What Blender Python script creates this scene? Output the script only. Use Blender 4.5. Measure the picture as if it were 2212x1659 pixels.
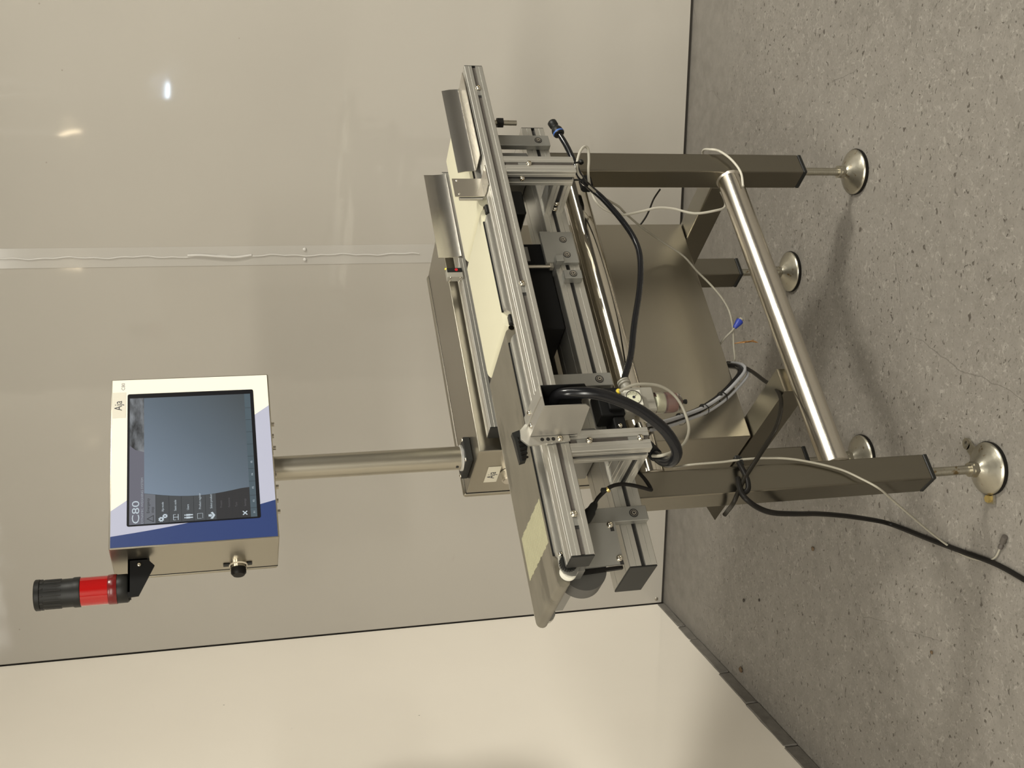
import bpy, bmesh, math, random
from mathutils import Vector, Matrix
R = math.radians
random.seed(7)
for o in list(bpy.data.objects): bpy.data.objects.remove(o)
SC = bpy.context.scene
COL = SC.collection

# ------------------------------------------------------------------ camera (the photograph is turned on its side: gravity points to image right)
CP = Vector((-0.95500, -1.89714, 1.62683))
FW = Vector((0.52886852, 0.81092567, -0.25039497))
RT = Vector((0.83111017, -0.55461321, -0.040744))      # image up
DN = Vector((-0.17191272, -0.18655759, -0.96728604))   # image right
cd = bpy.data.cameras.new('camera'); cam = bpy.data.objects.new('camera', cd); COL.objects.link(cam)
m = Matrix((DN, RT, -FW)).transposed().to_4x4(); m.translation = CP
cam.matrix_world = m
cd.sensor_fit = 'HORIZONTAL'; cd.sensor_width = 36.0; cd.lens = 2464.7 / 2212 * 36.0
cd.clip_start = 0.05; cd.clip_end = 60
SC.camera = cam

# ------------------------------------------------------------------ world, exposure
W = bpy.data.worlds.new('hall_ambient'); SC.world = W; W.use_nodes = True
bg = W.node_tree.nodes['Background']
bg.inputs[0].default_value = (1.0, 0.92, 0.78, 1); bg.inputs[1].default_value = 0.10
SC.view_settings.view_transform = 'Standard'; SC.view_settings.look = 'None'
SC.view_settings.exposure = -0.32; SC.view_settings.gamma = 1.0; SC.view_settings.use_curve_mapping = False

def area_light(name, loc, target, sx, sy, power, col):
    l = bpy.data.lights.new(name, 'AREA'); l.shape = 'RECTANGLE'; l.size = sx; l.size_y = sy; l.energy = power; l.color = col
    o = bpy.data.objects.new(name, l); COL.objects.link(o); o.location = loc
    o.rotation_euler = (Vector(target) - Vector(loc)).to_track_quat('-Z', 'Y').to_euler()
    return o
RO = Vector((.5605, 2.0106, 0)); RA = Vector((.68893828, -.72482001, 0)); RN = Vector((-.72482001, -.68893828, 0))   # room: corner, right along the back wall, out of it
LAMPS = [(4.6, 1.75, 3.7, .8, .5, 250), (8.0, 3.2, 4.2, .8, 5.6, 420), (.9, 4.4, 4.2, 1.6, .6, 110), (1.6, 8.4, 4.0, 5.0, .8, 1050)]   # a, b, z, size, size, watts; all after the first are added fill
for a_, b_, z_, sx, sy, pw in LAMPS:
    l_ = area_light('key_fill_light', RO+RA*a_+RN*b_+Vector((0, 0, z_)), RO+RA*a_+RN*b_, sx, sy, pw, (1.0, .965, .86))
    l_.rotation_euler = (0, 0, math.atan2(RA.y, RA.x))
# broad overhead fill added as ambient light, not a modelled roof
l_ = area_light('overhead_fill', RO+RA*4.4+RN*4.4+Vector((0, 0, 5.0)), RO, 9, 9, 45, (1.0, .965, .86)); l_.rotation_euler = (0, 0, math.atan2(RA.y, RA.x))

# ------------------------------------------------------------------ materials
def srgb(r, g, b):
    f = lambda c: (c/255)/12.92 if c/255 <= .04045 else ((c/255+.055)/1.055)**2.4
    return (f(r), f(g), f(b), 1)
MATS = {}
def mat(name, col, metal=0.0, rough=0.5, var=0.0, vscale=8.0, bump=0.0, bscale=60.0, stretch=(1,1,1), emit=None, estr=0.0,
        coat=0.0, trans=0.0, ior=1.45, rvar=0.0, dirt=None, dscale=20.0, dthr=0.62, alpha=1.0, spec=0.5):
    M = bpy.data.materials.new(name); M.use_nodes = True; nt = M.node_tree; N = nt.nodes; L = nt.links
    p = N['Principled BSDF']; p.inputs['Base Color'].default_value = col; p.inputs['Metallic'].default_value = metal
    p.inputs['Roughness'].default_value = rough; p.inputs['Coat Weight'].default_value = coat
    p.inputs['Transmission Weight'].default_value = trans; p.inputs['IOR'].default_value = ior; p.inputs['Alpha'].default_value = alpha
    p.inputs['Specular IOR Level'].default_value = spec
    if emit: p.inputs['Emission Color'].default_value = emit; p.inputs['Emission Strength'].default_value = estr
    if var or bump or rvar or dirt:
        tc = N.new('ShaderNodeTexCoord'); mp = N.new('ShaderNodeMapping'); mp.inputs['Scale'].default_value = stretch
        L.new(tc.outputs['Object'], mp.inputs['Vector'])
        def noise(sc, det=4):
            n = N.new('ShaderNodeTexNoise'); n.inputs['Scale'].default_value = sc; n.inputs['Detail'].default_value = det
            L.new(mp.outputs['Vector'], n.inputs['Vector']); return n
        if var or rvar:
            n = noise(vscale)
        last = None
        if var:
            mx = N.new('ShaderNodeMix'); mx.data_type = 'RGBA'
            mx.inputs[6].default_value = tuple(c*(1-var) for c in col[:3]) + (1,)
            mx.inputs[7].default_value = tuple(min(1, c*(1+var)) for c in col[:3]) + (1,)
            L.new(n.outputs['Fac'], mx.inputs[0]); last = mx.outputs[2]
        if dirt:
            d = noise(dscale, 6); r = N.new('ShaderNodeValToRGB'); r.color_ramp.elements[0].position = dthr; r.color_ramp.elements[1].position = dthr+.08
            L.new(d.outputs['Fac'], r.inputs[0]); m2 = N.new('ShaderNodeMix'); m2.data_type = 'RGBA'
            if last: L.new(last, m2.inputs[6])
            else: m2.inputs[6].default_value = col
            m2.inputs[7].default_value = dirt; L.new(r.outputs[0], m2.inputs[0]); last = m2.outputs[2]
        if last: L.new(last, p.inputs['Base Color'])
        if rvar:
            mr = N.new('ShaderNodeMapRange'); mr.inputs[3].default_value = max(.02, rough-rvar); mr.inputs[4].default_value = rough+rvar
            L.new(n.outputs['Fac'], mr.inputs[0]); L.new(mr.outputs[0], p.inputs['Roughness'])
        if bump:
            b = noise(bscale, 3); bp = N.new('ShaderNodeBump'); bp.inputs['Strength'].default_value = bump; bp.inputs['Distance'].default_value = .002
            L.new(b.outputs['Fac'], bp.inputs['Height']); L.new(bp.outputs[0], p.inputs['Normal'])
    MATS[name] = M; return M

mat('steel', (.40, .372, .31, 1), 1, .33, .06, 10, .05, 220, (1, 1, .06), rvar=.05)
mat('steel_leg', (.205, .188, .150, 1), 1, .30, .08, 10, .05, 220, (1, 1, .06), rvar=.05)
mat('steel_dirty', (.56, .52, .45, 1), 1, .38, .10, 6, .05, 150, dirt=(.16, .12, .08, 1), dscale=38, dthr=.70)
mat('steel_x', (.56, .52, .45, 1), 1, .26, .05, 10, .06, 200, (.05, 1, 1))
mat('steel_polished', (.58, .54, .46, 1), 1, .12, .04, 5, .0, 200)
mat('steel_cabinet', (.36, .332, .272, 1), 1, .33, .07, 6, .05, 160, (.1, .1, 1), rvar=.05)
mat('foot_metal', (.40, .375, .31, 1), 1, .34, .22, 30, .25, 60, dirt=(.22, .16, .08, 1), dscale=70, dthr=.62)
mat('alu', (.54, .525, .48, 1), .85, .36, .05, 12, .03, 200, (.05, 1, 1))
mat('alu_end', (.62, .61, .58, 1), .85, .42, .05, 20)
mat('alu_plate', (.31, .305, .28, 1), .75, .45, .06, 14, .04, 120)
mat('alu_dark', (.24, .235, .22, 1), .7, .45, .06, 14)
mat('sheet', (.44, .42, .38, 1), .8, .42, .06, 10)
mat('sheet_bright', (.58, .55, .49, 1), 1, .25, .08, 7, .04, 100)
mat('black_plastic', (.011, .011, .010, 1), 0, .45, spec=.3)
mat('black_matte', (.008, .008, .008, 1), 0, .6, spec=.15)
mat('rubber', (.009, .008, .007, 1), 0, .45, spec=.14)
mat('hose_black', (.008, .008, .009, 1), 0, .20, spec=.35)
mat('motor_dark', (.075, .072, .066, 1), .3, .5)
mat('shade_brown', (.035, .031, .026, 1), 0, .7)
mat('slot_dark', (.015, .014, .013, 1), 0, .6)
mat('slot_grey', (.065, .056, .048, 1), 0, .55, .15, 60)
mat('belt_cream', (.62, .59, .44, 1), 0, .45, .04, 6)
mat('belt_dirty', (.135, .120, .090, 1), 0, .42, .28, 9, 0, 60, (1, 2.5, 1), dirt=(.085, .075, .055, 1), dscale=7, dthr=.55)
mat('belt_splice', (.36, .34, .22, 1), 0, .5, .1, 40)
mat('white_plastic', (.70, .68, .60, 1), 0, .4)
mat('grey_plastic', (.27, .255, .215, 1), 0, .45)
mat('cable_white', (.45, .425, .36, 1), 0, .45)
mat('cable_grey', (.28, .26, .21, 1), 0, .45, .12, 40)
mat('cable_bright', (.36, .36, .37, 1), 0, .35)
mat('cable_dark', (.014, .012, .009, 1), 0, .45, spec=.16)
mat('brass', (.55, .42, .16, 1), .9, .4, .2, 60)
mat('copper', (.36, .19, .07, 1), .6, .5)
mat('yellow', (.65, .50, .03, 1), 0, .45)
mat('blue_plastic', (.02, .04, .28, 1), 0, .4)
mat('blue_ring', (.05, .12, .36, 1), 0, .4)
mat('panel_cream', (.86, .82, .72, 1), 0, .33)
mat('panel_lavender', (.40, .42, .56, 1), 0, .35)
mat('panel_blue', (.022, .042, .15, 1), 0, .35)
mat('bezel_black', (.008, .008, .010, 1), 0, .25)
mat('label_paper', (.66, .63, .54, 1), 0, .5)
mat('label_dirty', (.50, .47, .38, 1), 0, .5, .08, 30)
mat('ink', (.02, .02, .03, 1), 0, .5)
mat('ink_grey', (.20, .19, .20, 1), 0, .5)
mat('led_red', (.25, .01, .01, 1), 0, .3, emit=(1, .03, .05, 1), estr=.35)
mat('led_yellow', (.5, .4, .05, 1), 0, .3, emit=(1, .75, .1, 1), estr=.9)
mat('beacon_red', (.36, .006, .006, 1), 0, .10, coat=.6)
mat('beacon_dark', (.13, .006, .006, 1), 0, .25)
mat('bowl_clear', (.92, .90, .84, 1), 0, .05, trans=.95, ior=1.25)
mat('bowl_red', (.28, .09, .075, 1), 0, .4)
mat('gauge_face', (.66, .66, .50, 1), 0, .4)
def scr(n, c, s=1.0): mat(n, (.02, .02, .02, 1), 0, .17, emit=c, estr=s)
scr('scr_head', srgb(112, 112, 124), 1.); scr('scr_row_hi', srgb(120, 124, 132), .9)
scr('scr_row', srgb(74, 78, 82), .95); scr('scr_row_dark', srgb(46, 46, 50), .9)
scr('scr_text', srgb(206, 218, 226), 1.); scr('scr_text_dim', srgb(96, 94, 98), 1.); scr('scr_text_dark', srgb(34, 34, 36), .8)
scr('scr_bar', srgb(84, 102, 112), .9); scr('scr_line', srgb(48, 52, 56), .7); scr('scr_text_mid', srgb(168, 176, 184), 1.)

def screen_material():
    M = bpy.data.materials.new('screen_glow'); M.use_nodes = True; nt = M.node_tree; N = nt.nodes; L = nt.links
    p = N['Principled BSDF']; p.inputs['Base Color'].default_value = (.02, .02, .02, 1); p.inputs['Roughness'].default_value = .17
    tc = N.new('ShaderNodeTexCoord'); sp = N.new('ShaderNodeSeparateXYZ'); L.new(tc.outputs['Object'], sp.inputs[0])
    # the picture shown on the display: pale blue at lower left of the field, darker slate to the right and bottom
    mr = N.new('ShaderNodeMapRange'); mr.inputs[1].default_value = .22; mr.inputs[2].default_value = .47; L.new(sp.outputs[0], mr.inputs[0])
    mz = N.new('ShaderNodeMapRange'); mz.inputs[1].default_value = 1.78; mz.inputs[2].default_value = 1.56; L.new(sp.outputs[2], mz.inputs[0])
    ad = N.new('ShaderNodeMath'); ad.operation = 'ADD'; L.new(mr.outputs[0], ad.inputs[0]); L.new(mz.outputs[0], ad.inputs[1])
    hf = N.new('ShaderNodeMath'); hf.operation = 'MULTIPLY'; hf.inputs[1].default_value = .5; L.new(ad.outputs[0], hf.inputs[0])
    r = N.new('ShaderNodeValToRGB'); r.color_ramp.elements[0].color = srgb(132, 148, 166); r.color_ramp.elements[1].color = srgb(68, 76, 80)
    e = r.color_ramp.elements.new(.55); e.color = srgb(96, 110, 122)
    L.new(hf.outputs[0], r.inputs[0]); L.new(r.outputs[0], p.inputs['Emission Color']); p.inputs['Emission Strength'].default_value = 1.0
    MATS['screen_glow'] = M
screen_material()
def header_picture():
    M = bpy.data.materials.new('scr_picture'); M.use_nodes = True; nt = M.node_tree; N = nt.nodes; L = nt.links
    p = N['Principled BSDF']; p.inputs['Base Color'].default_value = (.02, .02, .02, 1); p.inputs['Roughness'].default_value = .17
    tc = N.new('ShaderNodeTexCoord'); mp = N.new('ShaderNodeMapping'); mp.inputs['Scale'].default_value = (26, 1, 70); mp.inputs['Rotation'].default_value = (0, .35, 0)
    L.new(tc.outputs['Object'], mp.inputs[0]); n = N.new('ShaderNodeTexNoise'); n.inputs['Scale'].default_value = 1.0; n.inputs['Detail'].default_value = 6; L.new(mp.outputs[0], n.inputs[0])
    r = N.new('ShaderNodeValToRGB'); r.color_ramp.elements[0].position = .32; r.color_ramp.elements[0].color = srgb(52, 54, 58)
    r.color_ramp.elements[1].position = .72; r.color_ramp.elements[1].color = srgb(190, 196, 202)
    L.new(n.outputs['Fac'], r.inputs[0]); L.new(r.outputs[0], p.inputs['Emission Color']); p.inputs['Emission Strength'].default_value = .6
    MATS['scr_picture'] = M
header_picture()

# ------------------------------------------------------------------ mesh helpers
class MB:
    def __init__(s): s.bm = bmesh.new(); s.flat = False
    def _v(s, pts): return [s.bm.verts.new(p) for p in pts]
    def face(s, pts):
        return s.bm.faces.new(s._v(pts))
    def hull8(s, b, t):   # quad bottom, quad top
        vb = s._v(b); vt = s._v(t); n = len(vb); f = [s.bm.faces.new(vb[::-1]), s.bm.faces.new(vt)]
        for i in range(n): f.append(s.bm.faces.new((vb[i], vb[(i+1) % n], vt[(i+1) % n], vt[i])))
        return f
    def box(s, x0, x1, y0, y1, z0, z1, bev=0, seg=1):
        f = s.hull8([(x0,y0,z0),(x1,y0,z0),(x1,y1,z0),(x0,y1,z0)], [(x0,y0,z1),(x1,y0,z1),(x1,y1,z1),(x0,y1,z1)])
        if bev:
            s.flat = True
            es = list({e for ff in f for e in ff.edges})
            bmesh.ops.bevel(s.bm, geom=es, offset=bev, segments=seg, affect='EDGES', profile=.5)
        return s
    def prism(s, poly, axis, lo, hi):
        k = {'x': lambda a, b, c: (c, a, b), 'y': lambda a, b, c: (a, c, b), 'z': lambda a, b, c: (a, b, c)}[axis]
        s.hull8([k(a, b, lo) for a, b in poly], [k(a, b, hi) for a, b in poly]); return s
    def cyl(s, p0, p1, r, n=20, r2=None, cap=True):
        p0 = Vector(p0); p1 = Vector(p1); d = (p1-p0).normalized(); r2 = r if r2 is None else r2
        a = d.orthogonal().normalized(); b = d.cross(a)
        c0 = [s.bm.verts.new(p0+(a*math.cos(t)+b*math.sin(t))*r) for t in [2*math.pi*i/n for i in range(n)]]
        c1 = [s.bm.verts.new(p1+(a*math.cos(t)+b*math.sin(t))*r2) for t in [2*math.pi*i/n for i in range(n)]]
        for i in range(n): s.bm.faces.new((c0[i], c0[(i+1) % n], c1[(i+1) % n], c1[i]))
        if cap: s.bm.faces.new(c0[::-1]); s.bm.faces.new(c1)
        return s
    def lathe(s, c, ax, prof, n=24):
        c = Vector(c); d = Vector(ax).normalized(); a = d.orthogonal().normalized(); b = d.cross(a); rings = []
        for r, h in prof:
            if r < 1e-6: rings.append([s.bm.verts.new(c+d*h)])
            else: rings.append([s.bm.verts.new(c+d*h+(a*math.cos(t)+b*math.sin(t))*r) for t in [2*math.pi*i/n for i in range(n)]])
        for q0, q1 in zip(rings, rings[1:]):
            for i in range(n):
                j = (i+1) % n
                if len(q0) == 1 and len(q1) == 1: continue
                if len(q0) == 1: s.bm.faces.new((q0[0], q1[i], q1[j]))
                elif len(q1) == 1: s.bm.faces.new((q0[i], q0[j], q1[0]))
                else: s.bm.faces.new((q0[i], q0[j], q1[j], q1[i]))
        return s
    def tube(s, pts, r, n=10, res=6, closed=False, rad=None):
        P = [Vector(p) for p in pts]; out = []; rr = []
        for i in range(len(P)-1):
            p0 = P[max(i-1, 0)]; p1 = P[i]; p2 = P[i+1]; p3 = P[min(i+2, len(P)-1)]
            for k in range(res):
                t = k/res
                out.append(.5*((2*p1)+(-p0+p2)*t+(2*p0-5*p1+4*p2-p3)*t*t+(-p0+3*p1-3*p2+p3)*t**3))
        out.append(P[-1]); a = None; rings = []
        for i, p in enumerate(out):
            d = (out[min(i+1, len(out)-1)]-out[max(i-1, 0)]).normalized()
            a = d.orthogonal().normalized() if a is None else (a-d*a.dot(d)).normalized()
            b = d.cross(a)
            rings.append([s.bm.verts.new(p+(a*math.cos(t)+b*math.sin(t))*r) for t in [2*math.pi*k/n for k in range(n)]])
        for q0, q1 in zip(rings, rings[1:]):
            for i in range(n): s.bm.faces.new((q0[i], q0[(i+1) % n], q1[(i+1) % n], q1[i]))
        s.bm.faces.new(rings[0][::-1]); s.bm.faces.new(rings[-1]); return s
    def text(s, txt, size, fn, depth=0.0, align='LEFT', xs=1.0):
        vs, fs = text_geo(txt, align)
        v = [s.bm.verts.new(fn(x*size*xs, y*size)) for x, y in vs]
        for f in fs:
            try: s.bm.faces.new([v[i] for i in f])
            except ValueError: pass
        return s
    def mesh(s, name, m, smooth=True, ang=None):
        ang = ang or (22 if s.flat else 47)
        bmesh.ops.recalc_face_normals(s.bm, faces=s.bm.faces[:])
        me = bpy.data.meshes.new(name); s.bm.to_mesh(me); s.bm.free()
        me.materials.append(MATS[m])
        if smooth:
            me.polygons.foreach_set('use_smooth', [True]*len(me.polygons)); me.set_sharp_from_angle(angle=R(ang))
        return me
    def build(s, name, m, parent=None, label=None, smooth=True, ang=None):
        me = s.mesh(name, m, smooth, ang); o = bpy.data.objects.new(name, me); COL.objects.link(o)
        if parent: o.parent = parent
        if label: o['label'] = label
        return o
TXT = {}
def text_geo(t, align):
    if (t, align) in TXT: return TXT[(t, align)]
    c = bpy.data.curves.new('t', 'FONT'); c.body = t; c.align_x = align; c.size = 1; c.resolution_u = 3
    o = bpy.data.objects.new('t', c); COL.objects.link(o); bpy.context.view_layer.update()
    me = bpy.data.meshes.new_from_object(o.evaluated_get(bpy.context.evaluated_depsgraph_get()))
    r = ([(v.co.x, v.co.y) for v in me.vertices], [list(p.vertices) for p in me.polygons])
    bpy.data.objects.remove(o); bpy.data.curves.remove(c); bpy.data.meshes.remove(me); TXT[(t, align)] = r; return r
def inst(name, me, parent, mtx, label=None):
    o = bpy.data.objects.new(name, me); COL.objects.link(o); o.parent = parent; o.matrix_local = mtx
    if label: o['label'] = label
    return o
def to_dir(loc, d, s=1.0):
    return Matrix.Translation(loc) @ Vector((0, 0, 1)).rotation_difference(Vector(d)).to_matrix().to_4x4() @ Matrix.Scale(s, 4)
def profile(w, h, bottom=(), right=(), top=(), left=(), sw=.0085, sd=.013, gr=True, ch=.0012):
    """outline of an extruded aluminium section, T-slots where given, fine grooves either side"""
    out = []
    def side(p0, d, nrm, Ln, slots):
        f = []
        for sl in slots: f.append(('s', sl))
        if gr:
            for g in ([.23*Ln, .77*Ln] if len(slots) < 2 else [.12*Ln, .38*Ln, .62*Ln, .88*Ln]): f.append(('g', g))
        f.sort(key=lambda q: q[1]); pts = [(ch, 0)]
        for k, q in f:
            if k == 's': pts += [(q-sw/2, 0), (q-sw/2, sd), (q+sw/2, sd), (q+sw/2, 0)]
            else: pts += [(q-.0008, 0), (q, .0009), (q+.0008, 0)]
        pts.append((Ln-ch, 0))
        for a, b in pts: out.append((p0[0]+d[0]*a+nrm[0]*b, p0[1]+d[1]*a+nrm[1]*b))
    side((0, 0), (1, 0), (0, 1), w, bottom); side((w, 0), (0, 1), (-1, 0), h, right)
    side((w, h), (-1, 0), (0, -1), w, top); side((0, h), (0, -1), (1, 0), h, left)
    return out
def tagged(o, label, cat, group=None, kind=None):
    if label: o['label'] = label
    if cat: o['category'] = cat
    if group: o['group'] = group
    if kind: o['kind'] = kind
    return o

# ------------------------------------------------------------------ the room (axes: A1 along the back wall to the right, N1 out of it)
O = Vector((.5605, 2.0106, 0)); A1 = Vector((.68893828, -.72482001, 0)); N1 = Vector((-.72482001, -.68893828, 0))
ROOM = Matrix(((A1.x, N1.x, 0, O.x), (A1.y, N1.y, 0, O.y), (0, 0, 1, 0), (0, 0, 0, 1)))
def rpt(a, b, z): return ROOM @ Vector((a, b, z))
def place(o): o.matrix_world = ROOM; return o

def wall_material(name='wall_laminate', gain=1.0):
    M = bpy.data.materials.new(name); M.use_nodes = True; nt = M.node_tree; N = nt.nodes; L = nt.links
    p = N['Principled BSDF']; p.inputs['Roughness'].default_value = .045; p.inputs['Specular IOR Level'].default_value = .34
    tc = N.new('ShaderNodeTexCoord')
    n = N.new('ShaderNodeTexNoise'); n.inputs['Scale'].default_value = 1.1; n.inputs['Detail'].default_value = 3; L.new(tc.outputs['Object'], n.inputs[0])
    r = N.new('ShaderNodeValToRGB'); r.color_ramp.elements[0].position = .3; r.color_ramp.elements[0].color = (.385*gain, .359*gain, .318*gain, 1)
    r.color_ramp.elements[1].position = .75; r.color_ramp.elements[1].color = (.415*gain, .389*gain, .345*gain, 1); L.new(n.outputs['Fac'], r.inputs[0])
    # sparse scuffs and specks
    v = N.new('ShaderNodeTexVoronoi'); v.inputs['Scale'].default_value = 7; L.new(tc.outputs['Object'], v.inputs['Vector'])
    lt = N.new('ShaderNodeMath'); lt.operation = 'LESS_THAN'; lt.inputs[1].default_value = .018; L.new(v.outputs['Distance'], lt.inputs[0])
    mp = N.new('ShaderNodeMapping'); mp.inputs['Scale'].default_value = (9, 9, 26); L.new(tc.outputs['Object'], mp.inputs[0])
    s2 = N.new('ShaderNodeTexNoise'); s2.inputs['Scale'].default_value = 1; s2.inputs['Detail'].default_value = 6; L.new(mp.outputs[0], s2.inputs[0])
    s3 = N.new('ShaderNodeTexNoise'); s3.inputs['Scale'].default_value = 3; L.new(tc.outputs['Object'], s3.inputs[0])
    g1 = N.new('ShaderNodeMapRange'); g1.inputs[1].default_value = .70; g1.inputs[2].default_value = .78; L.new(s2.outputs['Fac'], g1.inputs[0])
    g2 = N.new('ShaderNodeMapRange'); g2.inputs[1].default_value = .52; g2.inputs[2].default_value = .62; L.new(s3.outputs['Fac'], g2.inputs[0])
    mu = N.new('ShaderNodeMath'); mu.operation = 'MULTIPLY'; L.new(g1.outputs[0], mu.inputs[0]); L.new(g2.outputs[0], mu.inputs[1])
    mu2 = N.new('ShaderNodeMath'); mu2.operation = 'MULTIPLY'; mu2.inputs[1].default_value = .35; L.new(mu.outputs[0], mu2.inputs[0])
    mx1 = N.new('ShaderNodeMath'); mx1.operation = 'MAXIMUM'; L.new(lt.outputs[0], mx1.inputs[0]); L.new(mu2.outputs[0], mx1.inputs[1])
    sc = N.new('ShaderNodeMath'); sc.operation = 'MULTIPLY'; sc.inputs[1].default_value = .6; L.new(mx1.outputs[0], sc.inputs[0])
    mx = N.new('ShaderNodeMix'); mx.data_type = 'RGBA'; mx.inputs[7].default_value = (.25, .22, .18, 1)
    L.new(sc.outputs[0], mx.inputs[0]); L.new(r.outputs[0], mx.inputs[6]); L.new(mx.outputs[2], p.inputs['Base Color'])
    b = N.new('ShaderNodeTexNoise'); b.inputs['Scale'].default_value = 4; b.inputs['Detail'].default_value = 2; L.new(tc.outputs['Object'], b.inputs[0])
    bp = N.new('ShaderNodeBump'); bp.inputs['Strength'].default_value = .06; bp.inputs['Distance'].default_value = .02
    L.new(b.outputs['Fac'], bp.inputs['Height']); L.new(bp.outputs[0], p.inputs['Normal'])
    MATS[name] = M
wall_material(); wall_material('wall_laminate_lit', 2.26)  # second copy lightened to paint in the stronger light on the left wall

def floor_material():
    M = bpy.data.materials.new('floor_concrete'); M.use_nodes = True; nt = M.node_tree; N = nt.nodes; L = nt.links
    p = N['Principled BSDF']; p.inputs['Specular IOR Level'].default_value = .35
    tc = N.new('ShaderNodeTexCoord')
    def noise(sc, det=4, rough=.5, vec=None, dist=0):
        n = N.new('ShaderNodeTexNoise'); n.inputs['Scale'].default_value = sc; n.inputs['Detail'].default_value = det; n.inputs['Roughness'].default_value = rough; n.inputs['Distortion'].default_value = dist
        L.new(vec or tc.outputs['Object'], n.inputs[0]); return n.outputs['Fac']
    def rng(x, a, b, c=0., d=1.):
        m_ = N.new('ShaderNodeMapRange'); m_.inputs[1].default_value = a; m_.inputs[2].default_value = b; m_.inputs[3].default_value = c; m_.inputs[4].default_value = d; L.new(x, m_.inputs[0]); return m_.outputs[0]
    def op(o_, a, b):
        m_ = N.new('ShaderNodeMath'); m_.operation = o_
        for i, q in enumerate((a, b)):
            if isinstance(q, float): m_.inputs[i].default_value = q
            else: L.new(q, m_.inputs[i])
        return m_.outputs[0]
    def mix(f, a, b):
        m_ = N.new('ShaderNodeMix'); m_.data_type = 'RGBA'; L.new(f, m_.inputs[0])
        for i, q in ((6, a), (7, b)):
            if isinstance(q, tuple): m_.inputs[i].default_value = q
            else: L.new(q, m_.inputs[i])
        return m_.outputs[2]
    base = mix(rng(noise(1.3, 5, .6), .3, .7), (.134, .123, .107, 1), (.183, .168, .147, 1))
    base = mix(rng(noise(22, 5, .65), .35, .7), base, (.19, .175, .154, 1))
    # worn area out in the room: pale rubbed patches and pits; near the wall a smooth painted band
    sp = N.new('ShaderNodeSeparateXYZ'); L.new(tc.outputs['Object'], sp.inputs[0])
    wear = rng(op('ADD', sp.outputs[1], op('MULTIPLY', noise(2.2, 3), .5)), .42, .75)
    base = mix(op('MULTIPLY', rng(noise(55, 4, .7, dist=1.5), .55, .66), op('MULTIPLY', wear, .35)), base, (.37, .35, .31, 1))
    mp = N.new('ShaderNodeMapping'); mp.inputs['Scale'].default_value = (1.0, 1.45, 1); mp.inputs['Rotation'].default_value = (0, 0, .25); L.new(tc.outputs['Object'], mp.inputs[0])
    dens = rng(noise(1.6, 4), .35, .65, .35, 1.0)
    dk = op('MULTIPLY', rng(noise(60, 2.5, .55, mp.outputs[0], .6), .635, .69), wear)
    dk2 = op('MULTIPLY', op('MULTIPLY', rng(noise(125, 3, .6, mp.outputs[0], .8), .565, .65), wear), dens)
    base = mix(op('MULTIPLY', dk2, .60), base, (.078, .070, .060, 1))
    base = mix(op('MULTIPLY', dk, .85), base, (.050, .042, .034, 1))
    base = mix(op('MULTIPLY', rng(noise(16, 2, .5), .735, .76), .85), base, (.055, .045, .036, 1))
    # hairline cracks
    wn = N.new('ShaderNodeTexNoise'); wn.inputs['Scale'].default_value = 6; wn.inputs['Detail'].default_value = 5; L.new(tc.outputs['Object'], wn.inputs[0])
    vm = N.new('ShaderNodeVectorMath'); vm.operation = 'MULTIPLY_ADD'; vm.inputs[1].default_value = (.06,)*3; L.new(wn.outputs['Color'], vm.inputs[0]); L.new(tc.outputs['Object'], vm.inputs[2])
    vc = N.new('ShaderNodeTexVoronoi'); vc.feature = 'DISTANCE_TO_EDGE'; vc.inputs['Scale'].default_value = 1.3; L.new(vm.outputs[0], vc.inputs['Vector'])
    cr = op('MULTIPLY', op('LESS_THAN', vc.outputs['Distance'], .0013), rng(noise(2.6, 3), .52, .58))
    base = mix(op('MULTIPLY', cr, .6), base, (.09, .08, .07, 1))
    L.new(base, p.inputs['Base Color'])
    L.new(rng(noise(14, 4), .3, .7, .38, .62), p.inputs['Roughness'])
    h = op('SUBTRACT', op('MULTIPLY', noise(90, 4, .6), .35), op('ADD', dk, cr))
    bp = N.new('ShaderNodeBump'); bp.inputs['Strength'].default_value = .35; bp.inputs['Distance'].default_value = .0015
    L.new(h, bp.inputs['Height']); L.new(bp.outputs[0], p.inputs['Normal'])
    MATS['floor_concrete'] = M
floor_material()
mat('wall_core', (.05, .045, .038, 1), 0, .9)
mat('mortar', (.15, .138, .12, 1), 0, .9, .35, 25, .9, 40)
mat('joint_strip', (.415, .394, .36, 1), 0, .12)
mat('silicone', (.52, .50, .47, 1), 0, .3)
mat('lamp_body', (.5, .5, .5, 1), 0, .4)
mat('lamp_warm', (.8, .7, .5, 1), 0, .4, emit=(1, .80, .52, 1), estr=60)
mat('lamp_blue', (.8, .8, .9, 1), 0, .4, emit=(.62, .80, 1, 1), estr=110)
mat('lamp_key', (.8, .8, .7, 1), 0, .4, emit=(1, .87, .70, 1), estr=14)

g = MB(); g.box(-1.5, 9, -.5, 10, -.1, 0); fl = place(g.build('floor', 'floor_concrete', smooth=False)); tagged(fl, 'speckled grey concrete floor with pits and hairline cracks', 'floor', kind='structure')
g = MB(); g.box(-.2, 3.22, -.2, -.012, 0, 3.6); wb = place(g.build('wall_back', 'wall_core', smooth=False)); tagged(wb, 'glossy cream panelled wall behind the machine', 'wall', kind='structure')
g = MB(); g.box(-.2, -.012, -.2, 4.2, 0, 3.6); wl = place(g.build('wall_left', 'wall_core', smooth=False)); tagged(wl, 'bright cream panelled wall meeting the back wall at the corner', 'wall', kind='structure')
mat('far_wall', (.13, .12, .105, 1), 0, .8)
g = MB(); g.box(-1.5, 9, 10, 10.2, 0, 5.04); tagged(place(g.build('wall_front', 'far_wall', smooth=False)), 'dim grey far wall of the hall behind the camera', 'wall', kind='structure')
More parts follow.
